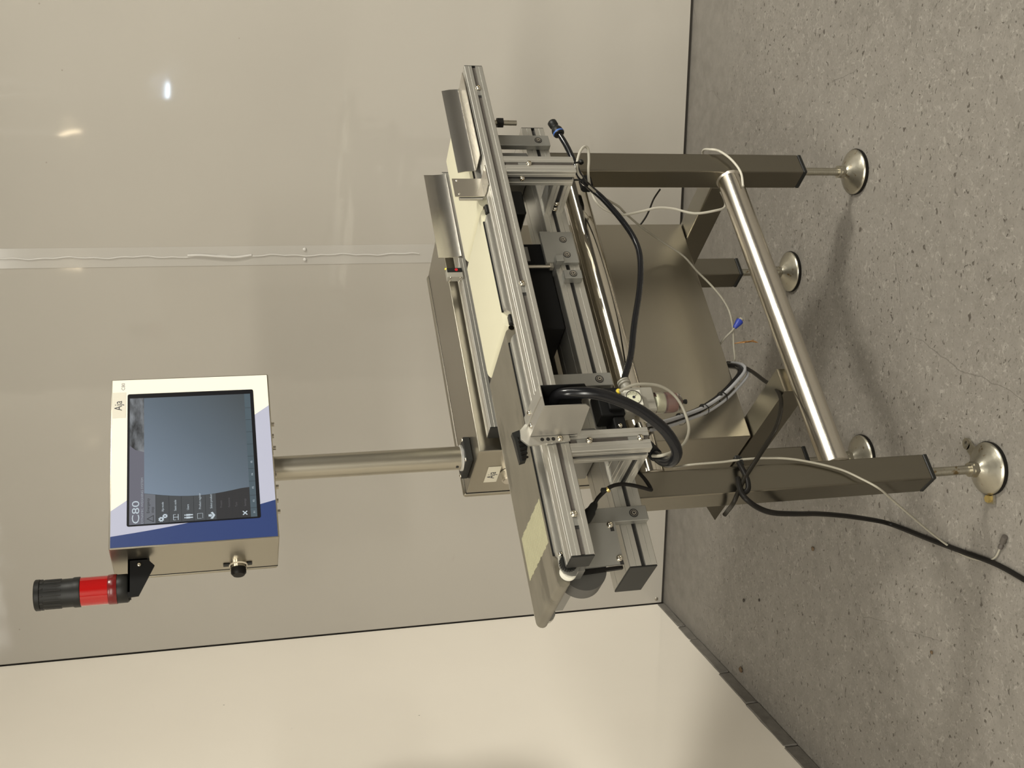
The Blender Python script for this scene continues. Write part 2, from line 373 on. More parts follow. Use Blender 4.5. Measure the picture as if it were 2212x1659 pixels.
def subpart(g, name, m_, parent, **k):
    o = g.build(name, m_, None, **k); o.parent = parent; return o
# laminate panels of the back wall, a gap of shadow left open above the floor
JX = 2.205-.852
for a0, a1 in ((.0045, JX-.004), (JX+.004, 2.585), (2.595, 3.2)):
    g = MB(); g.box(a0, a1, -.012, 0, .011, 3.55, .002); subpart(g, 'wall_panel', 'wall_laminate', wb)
# left wall: its panel was cut short, lower edge climbing towards the camera
lo = [(.0015, .016), (.03, .020), (.25, .027), (.45, .033), (.60, .036), (.75, .042), (.90, .047), (1.03, .043), (1.16, .041), (1.6, .05), (2.2, .05)]
g = MB(); poly = lo + [(2.2, 3.55), (.0015, 3.55)]; g.prism([(b, z) for b, z in poly], 'x', -.012, 0); subpart(g, 'wall_panel', 'wall_laminate_lit', wl)
g = MB(); g.box(-.012, 0, 2.21, 4.1, .05, 3.55); subpart(g, 'wall_panel', 'wall_laminate_lit', wl)
# joint strip with a silicone bead and two rivets
g = MB(); g.box(JX-.031, JX+.031, 0, .0012, .014, 3.5, .0005); js = place(g.build('trim_1', 'joint_strip')); tagged(js, 'flat plastic cover strip over the joint of two cream wall panels', 'trim', kind='structure')
g = MB(); pts = []
for i in range(60):
    z = .95+i*.0235; wob = .0022*math.sin(i*.7)+.0016*math.sin(i*1.9)
    pts.append((JX+wob, .0022, z))
g.tube(pts, .0022, 6, 2); subpart(g, 'silicone_bead', 'silicone', js)
g = MB(); g.tube([(JX+.002, .002, 1.50), (JX-.004, .004, 1.55), (JX-.001, .005, 1.60), (JX+.004, .004, 1.66), (JX+.003, .002, 1.70)], .0042, 8, 5); subpart(g, 'silicone_smear', 'silicone', js)
for s_ in (-1, 1):
    g = MB(); g.lathe((JX+s_*.0167+.002, .002, 1.33), (0, 1, 0), [(.0062, 0), (.0055, .002), (.003, .0032), (0, .0036)], 14); subpart(g, 'rivet', 'silicone', js)
g = MB(); g.lathe((.021, 0, .033), (0, 1, 0), [(.0075, 0), (.006, .0025), (0, .0035)], 12); subpart(g, 'rivet', 'steel_dirty', wb)
# masonry showing between the floor and the short left panel: uneven mortar-jointed blocks
bs = MB(); bs.box(-.012, -.010, 0, 4.1, 0, .05); base = place(bs.build('baseboard_left', 'wall_core')); tagged(base, 'rough grey masonry base strip under the left wall panel', 'baseboard', kind='structure')
b0 = .0; k = 0
while b0 < 2.2:
    ln = random.choice((.11, .16, .21, .26)); b1 = b0+ln
    g = MB(); z1 = .050+random.uniform(-.003, .002); f = g.box(-.010, random.uniform(.001, .006), b0+.003, b1-.003, 0, min(z1, .030 + .02*min(1, b0)), .003)
    bmesh.ops.subdivide_edges(g.bm, edges=g.bm.edges[:], cuts=2)
    for v in g.bm.verts: v.co += Vector((random.uniform(-.0015, .0015), 0, random.uniform(-.0015, .001) if v.co.z > .01 else 0))
    subpart(g, 'masonry_block', 'mortar', base); b0 = b1; k += 1

# unseen lamps: a key, three added fills, small ones mirrored in the panels
def luminaire(name, label, p0, p1, w, h, emit_mat, down=(0, 0, -1)):
    p0 = Vector(p0); p1 = Vector(p1); d = (p1-p0).normalized(); dn = Vector(down).normalized(); sd = d.cross(dn).normalized()
    e = bpy.data.objects.new(name, None); COL.objects.link(e); e.location = (p0+p1)/2; tagged(e, label, 'lamp')
    inv = Matrix.Translation(-e.location)
    def bx(q0, q1, o0, o1, hw, mn, nm):
        g = MB(); a, b = inv @ q0, inv @ q1
        g.hull8([a+dn*o0-sd*hw, b+dn*o0-sd*hw, b+dn*o0+sd*hw, a+dn*o0+sd*hw], [a+dn*o1-sd*hw, b+dn*o1-sd*hw, b+dn*o1+sd*hw, a+dn*o1+sd*hw]); o = g.build(nm, mn, e); return o
    bx(p0, p1, -h, 0, w, 'lamp_body', 'housing'); bx(p0+d*.01, p1-d*.01, 0, h*.5, w*.9, emit_mat, 'diffuser')
    for q in (p0+d*.05, p1-d*.05):
        g = MB(); g.cyl(inv @ (q-dn*h*.5), inv @ Vector((q.x, q.y, 5.04)), .004, 8); g.build('suspension_rod', 'lamp_body', e)
    return e
g = MB(); g.box(-.2, 9.2, -.2, 9.2, 5.04, 5.1); tagged(place(g.build('ceiling', 'lamp_body', smooth=False)), 'flat pale roof of the hall above the lamps', 'ceiling', kind='structure')
for (a_, b_, z_, sx, sy, pw), lb_ in zip(LAMPS, ('ceiling lamp hanging to the right of the machine', 'unseen fill lamp added across the far right of the hall', 'unseen fill lamp added left of the camera', 'unseen fill lamp added far behind the camera')):
    luminaire('key_fill_luminaire', lb_, rpt(a_-sx/2, b_, z_+.05), rpt(a_+sx/2, b_, z_+.05), sy/2, .05, 'lamp_body')
for c_, lb_ in (((-4.80, -5.34, 2.96), 'small warm lamp on a rod far down the hall'), ((-5.71, -4.28, 3.02), 'small warm lamp on a rod far down the hall, nearer the left wall')):
    luminaire('spot_lamp', lb_, (c_[0], c_[1], c_[2]-.09), (c_[0], c_[1], c_[2]+.09), .018, .03, 'lamp_warm', tuple(-N1))
luminaire('work_lamp', 'cold white work lamp far down the hall', rpt(1.95, 8.6, 1.99), rpt(2.19, 8.6, 1.99), .025, .05, 'lamp_blue', tuple(-N1))

# ------------------------------------------------------------------ the checkweigher
root = bpy.data.objects.new('checkweigher', None); COL.objects.link(root); root.empty_display_size = .2
tagged(root, 'stainless steel conveyor checkweigher with touch screen terminal and red beacon', 'weighing machine')

# --- shared small hardware
def button_mesh(r=.006, h=.0045):
    g = MB(); g.lathe((0, 0, 0), (0, 0, 1), [(r, 0), (r, .0008), (r*.86, h*.62), (r*.55, h*.96), (r*.42, h), (r*.38, h*.35), (0, h*.35)], 18); return g.mesh('button_screw', 'steel_polished')
def socket_mesh(r=.0085):
    g = MB(); g.lathe((0, 0, 0), (0, 0, 1), [(r, 0), (r, .0006), (r*.8, .0004), (r*.8, .0001), (r*.62, .0001), (r*.6, .0022), (r*.34, .0024), (r*.3, .0004), (0, .0004)], 20); return g.mesh('socket_screw', 'steel_dirty')
BTN = button_mesh(); BTN_S = button_mesh(.0045, .0035); SOCK = socket_mesh()
g = MB(); g.lathe((0, 0, 0), (0, 0, 1), [(.0088, 0), (.0088, .0009), (0, .0009)], 20); RING = g.mesh('counterbore', 'slot_dark')

# --- legs with levelling feet
FOOT = [(0, .040), (.012, .040), (.0155, .0360), (.030, .0275), (.044, .0195), (.0535, .0140), (.0572, .0112), (.058, .0085), (.056, .007), (0, .007)]
def leg(x, y, zc, ztop, fx, fy, label=None):
    g = MB(); g.box(x, x+.06, y, y+.06, zc+.010, ztop, .0035, 2); lg = g.build('leg', 'steel_leg', root, label)
    g = MB(); g.box(x, x+.06, y, y+.06, zc, zc+.0099, .0015); g.build('end_cap', 'black_plastic', lg)
    c = (x+.03, y+.03)
    g = MB(); g.cyl((c[0], c[1], zc+.004), (fx, fy, .038), .0098, 18); 
    for i in range(18):
        t = i/18; z = zc*(1-t)+.05*t
        g.lathe((c[0]*(1-t)+fx*t, c[1]*(1-t)+fy*t, z), (0, 0, 1), [(.0098, -.001), (.0101, 0), (.0098, .001)], 16)
    g.build('threaded_stem', 'foot_metal', lg)
    g = MB(); g.cyl((fx, fy, .0385), (fx, fy, .0485), .0178, 6); g.cyl((fx, fy, .0485), (fx, fy, .055), .0158, 18); g.build('lock_nut', 'foot_metal', lg)
    g = MB(); g.lathe((fx, fy, 0), (0, 0, 1), FOOT, 40); g.build('foot', 'foot_metal', lg)
    g = MB(); g.lathe((fx, fy, 0), (0, 0, 1), [(0, .009), (.0585, .009), (.0595, .006), (.058, 0), (0, 0)], 40); g.build('foot_pad', 'rubber', lg)
    return lg
LX = .8827
fl_leg = leg(0, 0, .163, .842, .03, .03)
fr_leg = leg(LX, 0, .163, .842, LX+.03, .03)
leg(.893, .42, .175, .345, .927, .455)
leg(.270, .42, .175, .345, .306, .455)
# fixing ears of the near foot, one with a hole, one with a brass bolt
g = MB()
d = Vector((.105-.03, .052-.03, 0)).normalized(); s_ = Vector((-d.y, d.x, 0)); c0 = Vector((.03, .03, .008)); e0 = Vector((.107, .0535, .008))
ring = [e0 + Vector((math.cos(t), math.sin(t), 0))*.013 for t in [2*math.pi*i/16 for i in range(16)]]; rin = [e0 + Vector((math.cos(t), math.sin(t), 0))*.0062 for t in [2*math.pi*i/16 for i in range(16)]]
up = Vector((0, 0, .006))
vo = [g.bm.verts.new(p) for p in ring]; vi = [g.bm.verts.new(p) for p in rin]; vo2 = [g.bm.verts.new(p+up) for p in ring]; vi2 = [g.bm.verts.new(p+up) for p in rin]
for i in range(16):
    j = (i+1) % 16
    for q in ((vo[i], vo[j], vo2[j], vo2[i]), (vi[i], vi2[i], vi2[j], vi[j]), (vo2[i], vo2[j], vi2[j], vi2[i]), (vo[i], vi[i], vi[j], vo[j])): g.bm.faces.new(q)
a_ = c0+d*.045; b_ = e0-d*.0085
g.hull8([a_-s_*.014, b_-s_*.010, b_+s_*.010, a_+s_*.014], [a_-s_*.014+up, b_-s_*.010+up, b_+s_*.010+up, a_+s_*.014+up])
g.build('fixing_ear', 'foot_metal', fl_leg, 'cast ear with an open bolt hole')
d2 = Vector((-.029-.03, .0648-.03, 0)).normalized(); e2 = Vector((-.027, .063, 0)); s2 = Vector((-d2.y, d2.x, 0))
g = MB(); a_ = Vector((.03, .03, .002))+d2*.045; b_ = e2+Vector((0, 0, .002))+d2*.012
g.hull8([a_-s2*.013, b_-s2*.011, b_+s2*.011, a_+s2*.013], [a_-s2*.013+up, b_-s2*.011+up, b_+s2*.011+up, a_+s2*.013+up]); g.build('fixing_ear', 'foot_metal', fl_leg)
g = MB(); g.cyl(e2+Vector((0, 0, .008)), e2+Vector((0, 0, .016)), .0085, 6); g.build('fixing_bolt', 'brass', fl_leg, 'brass coloured hex bolt head')

# --- round cross tubes and square bearers
def xtube(z, r, m_, x0=.058, x1=LX+.002):
    g = MB(); g.cyl((x0, .03, z), (x1, .03, z), r, 48); t = g.build('cross_tube', m_, root)
    g = MB(); g.lathe((x1-.006, .03, z), (1, 0, 0), [(r, 0), (r+.004, .005), (r, .006)], 40); g.build('weld_bead', 'steel_dirty', t); g = MB(); g.lathe((x0+.006, .03, z), (-1, 0, 0), [(r, 0), (r+.004, .004), (r, .006)], 40); g.build('weld_bead', 'steel_dirty', t); return t
xtube(.367, .0302, 'steel_x'); xtube(.782, .0290, 'steel_polished')
g = MB(); g.box(.885, .945, .06, .66, .345, .405, .003, 2); g.build('bearer', 'steel_leg', root)
g = MB(); g.prism([(.058, .345), (.694, .345), (.600, .405), (.058, .405)], 'x', .270, .330); g.build('bearer', 'steel_leg', root)
g = MB(); g.prism([(.20, .672), (.24, .672), (.24, .676), (.204, .676), (.204, .705), (.20, .705)], 'x', .212, .86); g.build('hinge_rail', 'steel', root)

# --- electrical cabinet hung on the bearers
CX0, CX1, CY0, CY1, CZ0, CZ1 = .2737, .938, .257, .465, .407, 1.068
g = MB(); g.box(CX0, CX1, CY0, .4505, CZ0, CZ1, .0025, 2); cab = g.build('cabinet_body', 'steel_cabinet', root)
g = MB(); g.box(CX0+.0008, CX1-.0008, .4505, .4555, CZ0+.0008, CZ1-.0008); g.build('door_seal', 'black_matte', cab)
g = MB(); g.box(CX0-.001, CX1+.001, .4555, CY1+.008, CZ0-.001, CZ1+.004, .007, 3); g.build('cabinet_door', 'steel_cabinet', cab)
fx_ = CX0-.0006
g = MB(); g.box(fx_-.0006, fx_+.0002, .328, .400, 1.004, 1.0345); lb = g.build('maker_label', 'label_dirty', cab, 'small cream label reading Aja')
g = MB(); g.text('Aja', .026, lambda x, y: (fx_-.0011, .382-x, 1.013+y), xs=.9); g.build('label_text', 'ink', cab, smooth=False)
g = MB(); g.cyl((CX0-.001, .356, .986), (CX0-.022, .356, .986), .016, 20); g.cyl((CX0-.022, .356, .986), (CX0-.026, .356, .986), .013, 20); g.build('lock_knob', 'steel_dirty', cab)

# --- post and flange on the cabinet
PX, PY = .320, .362
g = MB(); g.box(.290, .352, .320, .409, CZ1, CZ1+.017, .002); fl_ = g.build('post_flange', 'black_plastic', root)
g = MB(); g.lathe((PX, PY, CZ1+.017), (0, 0, 1), [(.0305, 0), (.0305, .004), (.0283, .006), (0, .006)], 36); g.build('collar', 'alu_end', fl_)
for sx in (-1, 1):
    for sy in (-1, 1): inst('flange_screw', BTN_S, fl_, to_dir((PX+sx*.026, PY+sy*.038, CZ1+.017), (0, 0, 1)))
g = MB(); g.cyl((PX, PY, CZ1+.006), (PX, PY, 1.52), .0272, 48); po = g.build('post', 'steel', root)
g = MB(); g.cyl((PX-.0263, PY-.006, CZ1+.032), (PX-.0273, PY-.006, CZ1+.032), .0035, 12); g.build('set_screw', 'slot_dark', po)

# --- touch screen terminal
MX0, MX1, MY0, MY1, MZ0, MZ1 = .1115, .520, .2805, .4300, 1.514, 1.849
g = MB(); g.box(MX0, MX1, MY0, .4175, MZ0, MZ1, .0025, 2); mon = g.build('terminal_housing', 'steel', root)
g = MB(); g.box(MX0+.0006, MX1-.0006, .4170, .4210, MZ0+.0006, MZ1-.0006); g.build('rear_seal', 'black_matte', mon)
g = MB(); g.box(MX0, MX1, .4205, .434, MZ0, MZ1, .006, 3); g.build('rear_cover', 'steel', mon)
YF = MY0
def fpoly(name, pts, m_, y, parent=mon, label=None, th=.0004):
    g = MB(); g.prism(pts, 'y', y-th, y); return g.build(name, m_, parent, label, smooth=False)
iX0, iX1, iZ0, iZ1 = MX0+.003, MX1-.003, MZ0+.003, MZ1-.003
lav = lambda z: .1976+(1.8453-z)*(.433-.1976)/(1.8453-1.5213)
def bl(z):
    t = (1.8457-z)/(1.8457-1.5152); return .1395+.0604*t-.008*math.sin(math.pi*t)
zz = [iZ1-(iZ1-iZ0)*i/14 for i in range(15)]
fpoly('front_foil_cream', [(lav(iZ1), iZ1), (lav(iZ0), iZ0), (iX1, iZ0), (iX1, iZ1)], 'panel_cream', YF, label='cream part of the printed front foil')
fpoly('front_foil_lavender', [(bl(z), z) for z in zz] + [(lav(iZ0), iZ0), (lav(iZ1), iZ1)], 'panel_lavender', YF, label='pale lavender stripe of the front foil')
fpoly('front_foil_blue', [(iX0, iZ1), (iX0, iZ0)] + [(bl(z), z) for z in zz[::-1]], 'panel_blue', YF, label='dark blue part of the front foil')
def rrect(x0, x1, z0, z1, r):
    out = []
    for cx, cz, a0 in ((x1-r, z1-r, 0), (x0+r, z1-r, 90), (x0+r, z0+r, 180), (x1-r, z0+r, 270)):
        for i in range(5): t = R(a0+i*22.5); out.append((cx+r*math.cos(t), cz+r*math.sin(t)))
    return out
SX0, SX1, SZ0, SZ1 = .1593, .4795, 1.549, 1.8147
bz = fpoly('screen_bezel', rrect(SX0, SX1, SZ0, SZ1, .004), 'bezel_black', YF-.0004, label='black bezel round the display', th=.0006)
DX0, DX1, DZ0, DZ1 = .1625, .4680, 1.5560, 1.8100
YS = YF-.0010
fpoly('display', [(DX0, DZ0), (DX1, DZ0), (DX1, DZ1), (DX0, DZ1)], 'screen_glow', YS, label='lit blue-grey display', th=.0002)
yu = YS-.0002
fpoly('display_header', [(DX0, 1.7806), (DX1, 1.7806), (DX1, DZ1), (DX0, DZ1)], 'scr_head', yu, th=.0002)
fpoly('header_picture', [(.332, 1.7806), (DX1, 1.7806), (DX1, DZ1), (.350, DZ1), (.338, 1.798)], 'scr_picture', yu-.0002, th=.0002)
def edge(z):   # curved right side of the menu column
    t = (1.7806-z)/(1.7806-1.568); return .2325-.0125*math.sin(math.pi*min(1, t*1.05))*1.0 + .0*t
zr = [1.7806, 1.758, 1.732, 1.7075, 1.6829, 1.6596, 1.6378, 1.619, 1.605, 1.5907, 1.5695]
mb_ = [1.7806-(1.7806-1.569)*k/12 for k in range(13)]
fpoly('menu_column', [(DX0, 1.7806), (DX0, 1.569)] + [(edge(z)+.0006, z) for z in mb_[::-1]], 'scr_line', yu+.0001, th=.0002)
for i in range(10):
    z1, z0 = zr[i]-.0004, zr[i+1]+.0004; seg = [z0+(z1-z0)*k/4 for k in range(5)]
    fpoly('menu_row', [(DX0, z1), (DX0, z0)] + [(edge(z), z) for z in seg], 'scr_row_hi' if i == 0 else ('scr_row' if i < 6 else 'scr_row_dark'), yu, th=.0002)
fpoly('function_bar', [(DX0, DZ0), (DX1, DZ0), (DX1, 1.5690), (DX0, 1.5690)], 'scr_bar', yu, th=.0002)
yt = yu-.0005
for x in (.1833, .2129, .2466, .277, .3078, .338, .369, .400, .431):
    g = MB(); g.box(x-.0003, x+.0003, yt, yt+.0002, DZ0, 1.569); g.build('key_divider', 'scr_line', mon, smooth=False)
F = lambda x0, z0: (lambda x, y: (x0+x, yt, z0+y))
g = MB(); g.text('C80', .0205, F(.1632, 1.7905), xs=1.55); g.build('screen_title', 'scr_text', mon, smooth=False)
g = MB(); g.text('DYNAMIC WEIGHING SYSTEM', .0062, F(.1632, 1.7826), xs=1.28); g.build('screen_subtitle', 'scr_text_mid', mon, smooth=False)
g = MB(); g.text('Emergency', .0078, F(.1865, 1.7705)); g.text('stop', .0078, F(.1865, 1.7620))
g.build('emergency_text', 'scr_text_dark', mon, smooth=False)
def tri_ring(cx, cz, ro, ri, m_, nm):
    g = MB(); po_ = [(cx+ro*math.cos(R(90+120*i)), cz+ro*math.sin(R(90+120*i))) for i in range(3)]; pi_ = [(cx+ri*math.cos(R(90+120*i)), cz+ri*math.sin(R(90+120*i))) for i in range(3)]
    for i in range(3):
        j = (i+1) % 3; g.face([(po_[i][0], yt, po_[i][1]), (po_[j][0], yt, po_[j][1]), (pi_[j][0], yt, pi_[j][1]), (pi_[i][0], yt, pi_[i][1])])
    g.build(nm, m_, mon, smooth=False)
tri_ring(.1735, 1.7668, .0092, .0070, 'scr_text_dark', 'warning_triangle')
for t, x, z in (('Aja mode', .188, 1.7425), ('Static scale', .188, 1.7175), ('Users', .188, 1.6925), ('Product register', .188, 1.6685), ('Select product', .188, 1.6460)): 
    g = MB(); g.text(t, .0062, F(x, z), xs=.92); g.build('menu_text', 'scr_text', mon, smooth=False)
for t, z in (('Presets', 1.6262), ('Functions', 1.6100), ('Tare', 1.5955), ('Settings', 1.5775)): 
    g = MB(); g.text(t, .0058, F(.188, z)); g.build('menu_text', 'scr_text_dim', mon, smooth=False)
for i, x in enumerate((.171, .197, .2285, .2605, .291)): 
    g = MB(); g.text('F%d' % (i+1), .0055, F(x, 1.5595)); g.build('key_text', 'scr_text', mon, smooth=False)
# menu icons
g = MB()
def gear(cx, cz, r):
    pts = []
    for i in range(16):
        rr = r if i % 2 else r*.74; t = 2*math.pi*i/16; pts.append((cx+rr*math.cos(t), cz+rr*math.sin(t)))
    q = [(cx+r*.28*math.cos(2*math.pi*i/16), cz+r*.28*math.sin(2*math.pi*i/16)) for i in range(16)]
    for i in range(16):
        j = (i+1) % 16; g.face([(pts[i][0], yt, pts[i][1]), (pts[j][0], yt, pts[j][1]), (q[j][0], yt, q[j][1]), (q[i][0], yt, q[i][1])])
gear(.1705, 1.7475, .0062); gear(.1775, 1.7400, .0056)
def icon():
    global g
    g.build('menu_icon', 'scr_text', mon, smooth=False); g = MB()
icon()
def bar_(x0, x1, z0, z1): g.face([(x0, yt, z0), (x1, yt, z0), (x1, yt, z1), (x0, yt, z1)])
bar_(.1665, .1800, 1.7135, 1.7147); bar_(.1727, .1738, 1.7147, 1.7235); bar_(.1672, .1793, 1.7230, 1.7240); bar_(.1667, .1675, 1.7185, 1.7235); bar_(.179, .1798, 1.7185, 1.7235); icon()
for cx in (.1705, .1765): bar_(cx-.0021, cx+.0021, 1.6905, 1.6985); bar_(cx-.0014, cx+.0014, 1.6850, 1.6905); bar_(cx-.0013, cx+.0013, 1.6992, 1.7020)
icon()
bar_(.1665, .1785, 1.6758, 1.6764); bar_(.1665, .1785, 1.6652, 1.6658); bar_(.1779, .1785, 1.6658, 1.6758); bar_(.1665, .1671, 1.6680, 1.6758); icon()
g.face([(.1640, yt, 1.6455), (.1720, yt, 1.6405), (.1800, yt, 1.6455), (.1790, yt, 1.6495), (.1720, yt, 1.6455), (.1645, yt, 1.6505)])
g.face([(.1695, yt, 1.6540), (.1695, yt, 1.6500), (.1675, yt, 1.6500), (.1720, yt, 1.6465), (.1765, yt, 1.6500), (.1745, yt, 1.6500), (.1745, yt, 1.6540)]); icon()
for a_ in (45, -45):
    c_, s_ = math.cos(R(a_)), math.sin(R(a_)); g.face([(.1725+c_*x-s_*z, yt, 1.5805+s_*x+c_*z) for x, z in ((-.0062, -.0011), (.0062, -.0011), (.0062, .0011), (-.0062, .0011))])
g.build('menu_icon', 'scr_text', mon, smooth=False)
# stickers and print on the foil
fpoly('maker_label', [(.4202, 1.8180), (.4850, 1.8180), (.4850, 1.8452), (.4202, 1.8452)], 'label_paper', YF-.0004, label='small white label reading Aja', th=.0004)
g = MB(); g.text('Aja', .0225, lambda x, y: (.4385+x, YF-.0010, 1.8262+y), xs=.85); g.build('label_text', 'ink', mon, smooth=False)
g = MB(); g.text('C80', .0098, lambda x, y: (.4905+x, YF-.0007, 1.8205+y), xs=1.15); g.build('model_text', 'ink_grey', mon, smooth=False)
# stopper on the left side, cable glands below
g = MB(); g.lathe((MX0, .392, 1.598), (-1, 0, 0), [(.0195, 0), (.0195, .004), (.017, .006), (.017, .012), (0, .012)], 28); sk = g.build('socket_ring', 'steel_polished', mon)
g = MB(); g.lathe((MX0-.012, .392, 1.598), (-1, 0, 0), [(.0160, 0), (.0160, .010), (.012, .015), (0, .0155)], 24); g.build('socket_cap', 'rubber', mon)
g = MB(); g.box(MX0-.003, MX0-.0005, .386, .398, 1.614, 1.629, .001); g.build('socket_lug', 'black_plastic', mon); g = MB(); g.box(MX0-.003, MX0-.0005, .386, .398, 1.569, 1.582, .001); g.build('socket_lug', 'black_plastic', mon)
for i, x in enumerate((.4192, .3889, .3579, .2874, .2594, .2254, .199)):
    h = .0085 if i % 2 == 0 else .006
    g = MB(); g.cyl((x, .335, MZ0), (x, .335, MZ0-h), .0048, 8); g.build('clamp_bolt', 'steel_dirty', mon)

# --- beacon on its bracket
g = MB(); g.prism([(.1115, 1.8165), (.1115, 1.7800), (.0945, 1.7645), (.0305, 1.7955), (.0290, 1.8165)], 'y', .332, .336)
g.box(.0400, .1115, .332, .372, 1.8125, 1.8165); g.box(.1085, .1115, .332, .378, 1.775, 1.8165); br = g.build('beacon_bracket', 'black_matte', root)
inst('bracket_screw', BTN_S, br, to_dir((.0980, .332, 1.7945), (0, -1, 0)))
TX, TY, Z = .0640, .366, 1.8165
g = MB(); g.lathe((TX, TY, Z), (0, 0, 1), [(.027, 0), (.0292, .003), (.0292, .022), (.0275, .025), (0, .025)], 40); be = g.build('beacon_base', 'black_plastic', root)
g = MB(); g.lathe((TX, TY, Z), (0, 0, 1), [(.0300, .0225), (.0305, .024), (.0305, .0375), (.0290, .040)], 40); g.build('beacon_ring', 'beacon_dark', be)
g = MB(); g.lathe((TX, TY, Z), (0, 0, 1), [(.0290, .039), (.0290, .094), (0, .094)], 48); g.build('beacon_lens', 'beacon_red', be, 'red translucent lens')
g = MB(); g.lathe((TX, TY, Z), (0, 0, 1), [(.0290, .092), (.0305, .093), (.0305, .104), (.0288, .107), (.0286, .135), (.0292, .168), (.0312, .169), (.0312, .177), (.029, .179), (0, .179)], 40)
g.build('beacon_top', 'black_plastic', be)
g = MB()
for i in range(18):
    t = 2*math.pi*i/18; c = Vector((TX+.0286*math.cos(t), TY+.0286*math.sin(t), 0))
    g.cyl((c.x, c.y, Z+.128), (c.x, c.y, Z+.160), .0012, 6)
for i in range(12):
    t = 2*math.pi*i/12; c = Vector((TX+.0289*math.cos(t), TY+.0289*math.sin(t), 0)); g.cyl((c.x, c.y, Z+.162), (c.x, c.y, Z+.168), .0018, 6)
g.build('sound_slot', 'slot_dark', be)['kind'] = 'stuff'

# --- aluminium rails. B: wide lower beam on the legs; A: front upper rail; AB: back upper rail
def rail(name, x0, x1, y0, z0, w, h, prof_kw, caps=True, strip=None, strip_sides=('front',)):
    pr = profile(w, h, **prof_kw); g = MB(); g.prism([(y0+p, z0+q) for p, q in pr], 'x', x0, x1); r_ = g.build(name, 'alu', root, ang=20)
    if caps:
        for a, b in ((x0-.003, x0), (x1, x1+.003)):
            g = MB(); g.box(a, b, y0+.0004, y0+w-.0004, z0+.0004, z0+h-.0004, .001); g.build('end_cap', 'black_plastic', r_)
    if strip:
        g = MB(); g.box(x0+.002, x1-.002, y0+strip[1], y0+strip[1]+.004, z0+h/2-.0043, z0+h/2+.0043); g.build('slot_strip', strip[0], r_)
    return r_
BY0, BZ0, BZ1, BX0, BX1 = -.030, .8425, .8980, -.153, .991
beam = rail('lower_beam', BX0, BX1, BY0, BZ0, .112, BZ1-BZ0, dict(left=(.0277,), right=(.0277,)), strip=('slot_dark', .006))
AY0, AZ0, AZ1 = -.165, 1.0070, 1.0500
front = rail('upper_rail', -.182, 1.048, AY0, AZ0, .045, AZ1-AZ0, dict(left=(.0215,), right=(.0215,)), strip=('slot_grey', .0035))
back = rail('upper_rail', .299, 1.060, .194, 1.0070, .0455, .043, dict(left=(.0215,), right=(.0215,)), strip=('slot_grey', .0035))
for x in (.9756, .4135, -.103):
    inst('button_screw', BTN, front, to_dir((x, AY0-.0002, 1.0285), (0, -1, 0), 1.15))
    g = MB(); g.box(x-.022, x-.004, AY0+.001, AY0+.0034, 1.0285-.0042, 1.0285+.0042); g.build('slot_nut', 'alu_plate', front)
    g = MB(); g.box(x-.028, x-.022, AY0+.0028, AY0+.0034, 1.0285-.0042, 1.0285+.0042); g.build('slot_gap', 'slot_dark', front)

# --- uprights under the front rail with their short cross pieces back to the beam
for px, sc in ((.720, ((.0, .953),)), (.0215, ((.0, .968), (.0, .868)))):
    pr = profile(.045, .045, bottom=(.0225,), left=(.0225,), sw=.009)
    g = MB(); g.prism([(px+p, -.165+q) for p, q in pr], 'z', .850, AZ0); up_ = g.build('upright', 'alu', root, ang=20)
    g = MB(); g.box(px+.0225-.0044, px+.0225+.0044, -.1615, -.158, .852, AZ0-.003); g.build('slot_strip', 'slot_grey', up_)
    g = MB(); g.box(px+.0035, px+.0065, -.1425-.0044, -.1425+.0044, .852, AZ0-.003); g.build('slot_strip', 'slot_dark', up_)
    for _, z in sc:
        inst('button_screw', BTN, up_, to_dir((px+.0225, -.1652, z), (0, -1, 0), 1.1))
        g = MB(); g.box(px+.0225-.0042, px+.0225+.0042, -.164, -.1616, z+.006, z+.024); g.build('slot_nut', 'alu_plate', up_)
    pr = profile(.045, .043, left=(.0215,), sw=.010)
    g = MB(); g.prism([(px+p, .850+q) for p, q in pr], 'y', -.120, BY0); cp = g.build('cross_piece', 'alu', root, ang=20)
    g = MB(); g.box(px+.005, px+.009, -.119, BY0-.001, .8715-.0048, .8715+.0048); g.build('slot_strip', 'slot_dark', cp)
    if px > .5:
        for y in (-.062, -.045): inst('washer_screw', BTN, cp, to_dir((px-.0003, y, .8715), (-1, 0, 0), 1.0)); 
        inst('washer_screw', BTN, up_, to_dir((px-.0003, -.1425, .968), (-1, 0, 0), 1.1))
# --- flat clamp bars on the beam's front face
for x0, x1, zt in ((.9184, .9514, 1.000), (.2403, .2713, .985), (-.067, -.0363, .985)):
    g = MB(); g.box(x0, x1, -.0455, BY0, .8425, zt, .001); cb = g.build('clamp_bar', 'alu_plate', root)
    xm = (x0+x1)/2; inst('counterbore', RING, cb, to_dir((xm, -.0457, .870), (0, -1, 0))); inst('socket_screw', SOCK, cb, to_dir((xm, -.0462, .870), (0, -1, 0), .8))
